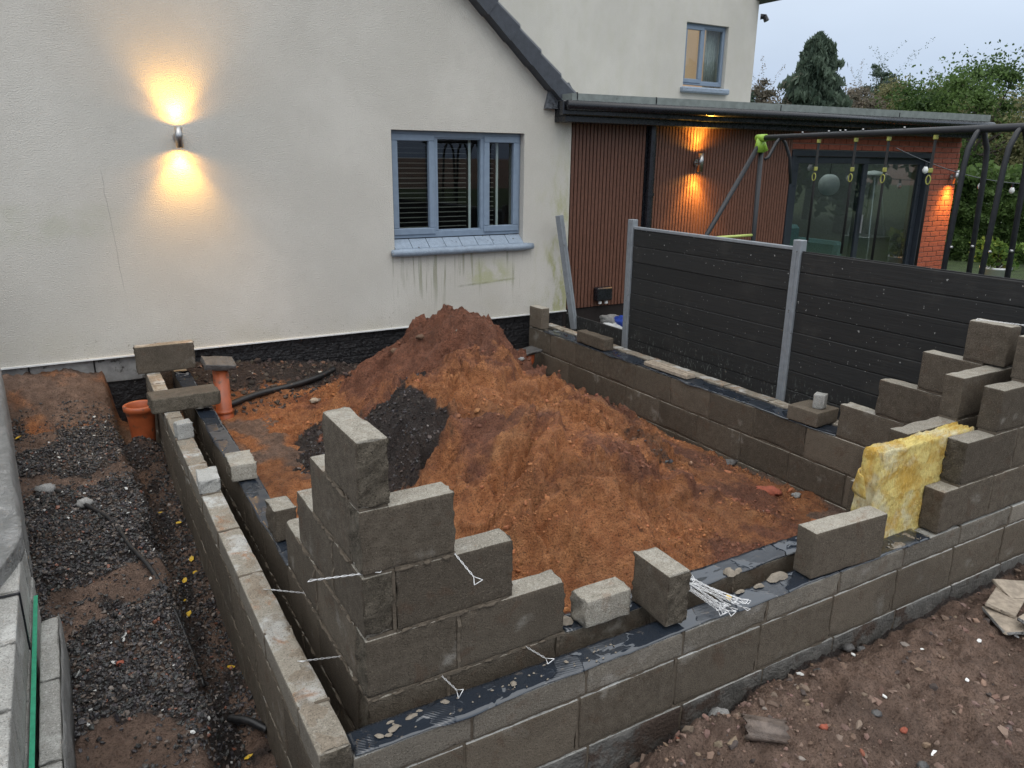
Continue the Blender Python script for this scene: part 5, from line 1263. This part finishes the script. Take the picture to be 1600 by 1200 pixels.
# dark weeping conifer
R = np.random.default_rng(77); t = thing('conifer_tree', 'tall dark drooping conifer behind the flat roof', 'tree', (31.0,24.2,-.1), group='trees beyond the garden')
H, n = 7.35, 21000; z = H*R.uniform(.12,1,n)**.9; an = R.uniform(0,2*np.pi,n); tt = 1-z/H
prof = 2.0*np.clip(tt*1.75,0,1)**.5*(.9+.12*tt); lay = .66+.46*np.abs(np.sin(z*4.3+np.sin(an*3)*1.1+an*1.7))*(.6+.4*np.sin(an*5+z*2)); rr = prof*lay*(1+.42*vn(an*1.6, z*1.5, 9)+.25*vn(an*4.1, z*3.6, 19))*R.uniform(.35,1,n)**.35; rr = np.where(R.random(n) < .06, rr*R.uniform(1.05,1.25,n), rr)
P = np.stack([rr*np.cos(an), rr*np.sin(an), z-.22*rr+.05*R.normal(size=n)], -1)
leaf_mesh('crown', P, R.uniform(.10,.20,n), 'conifer', t, 78, droop=(0,0,-1.0), asp=2.6, colv=.3+.5*(lay-.66)/.46)
q = MB(); q.tube([(0,0,-.2),(0,0,H*.95)], [.2,.03], 8); q.obj('trunk', MAT['bark'], t)
tree('yellow green broad tree right of the conifer, above the roof end', 38.3,24.0,6.2,6.0,'green',11,42000,.09,.2,wisp=6)
tree('olive green tree with wispy tips at the right of the skyline', 43.4,24.5,6.4,6.0,'green',12,42000,.09,.2,wisp=12)
tree('bushy green tree low at the right skyline behind the climbing frame', 36.0,19.5,4.9,5.2,'green',13,36000,.085,.12)
tree('spiky dark tree rising behind the yellow green one', 39.8,27.0,7.5,2.4,'conifer',14,11000,.085,.3,wisp=14)
tree('bare reddish brown tree just right of the conifer', 35.5,25.5,5.9,4.0,'rusty',15,15000,.085,.2,wisp=14)
tree('grey brown thin tree left of the conifer', 28.7,25.2,5.8,3.0,'rusty',16,15000,.085,.2,wisp=14)
tree('small dark tree beside the house corner left of the conifer', 27.2,25.0,5.6,1.8,'conifer',17,8000,.11,.2)
tree('dark tree cut by the right edge of the picture', 48.8,24.5,5.9,3.6,'conifer',18,18000,.09,.2)
tree('mid green tree standing behind the hedge', 21.0,10.5,4.6,5.6,'hedge',19,40000,.06,.12)
tree('mid green tree beside the hedge at the right edge', 20.5,7.2,4.3,4.8,'green',20,40000,.06,.12)
# hedge
R = np.random.default_rng(31); t = thing('garden_hedge', 'dense green hedge behind the climbing frame at the right', 'hedge', (15.2,5.6,-.1))
n = 26000; u = R.uniform(-2.6,2.6,n); v = R.uniform(-.6,.6,n); z = R.uniform(0,1.55,n)
bl_ = fbm(u, z, 1.6, 4, 5)*.35; shell = R.random(n); v = np.where(shell < .75, np.sign(v)*(.55+bl_*.6), v); z = np.where(shell > .75, 1.5+bl_+R.uniform(-.2,.1,n), z)
dx, dy = .62, -.78; P = np.stack([u*dx+v*dy, u*dy-v*dx, z], -1)
leaf_mesh('foliage', P, R.uniform(.05,.11,n), 'hedge', t, 32, colv=.5+bl_)
q = MB()
for i in range(7): uu = -2.4+i*.8; q.tube([(uu*dx,uu*dy,-.1),(uu*dx+.05,uu*dy,1.2)], [.05,.02], 6)
q.obj('stems', MAT['bark'], t)
t = thing('potted_plant', 'leafy green plant in a white pot beside the brick pier', 'plant', (11.28,4.2,-.07))
q = MB(); q.lathe((0,0,0), [(.001,0),(.15,0),(.20,.27),(.215,.27),(.215,.30),(.185,.30),(.18,.25),(.001,.25)], 20); q.obj('pot', MAT['white'], t, True)
R = np.random.default_rng(41); c = R.normal(size=(16,3))*np.array([.16,.16,.10])+np.array([0,0,.5]); P, _k = clump_pts(R, c, np.full(16,.11), 900); leaf_mesh('foliage', P, R.uniform(.04,.08,900), 'bright', t, 42)
q = MB()
for i in range(8): q.tube([(0,0,.25), tuple(c[i])], .008, 4)
q.obj('stems', MAT['bark'], t)
# trees of the garden that the glass doors reflect
for i, (x, y, H_, W_) in enumerate(((13.5,-3.0,4.6,4.6),(17.0,-1.5,5.2,5.2),(15.5,-6.5,5.5,5.5),(20.0,-5.0,5.5,6.0),(19.5,.8,4.8,5.0))):
    tree('garden tree off to the right, mirrored in the glass doors, number %d from the house' % (i+1) if False else ('leafy tree mirrored in the left glass door','leafy tree mirrored in the right glass door','tall leafy tree mirrored at the middle of the glass doors','broad tree mirrored at the edge of the glass doors','low tree mirrored near the brick pier')[i], x, y, H_, W_, 'hedge', 60+i, 6000, .2, .1, group='garden trees mirrored in the doors')
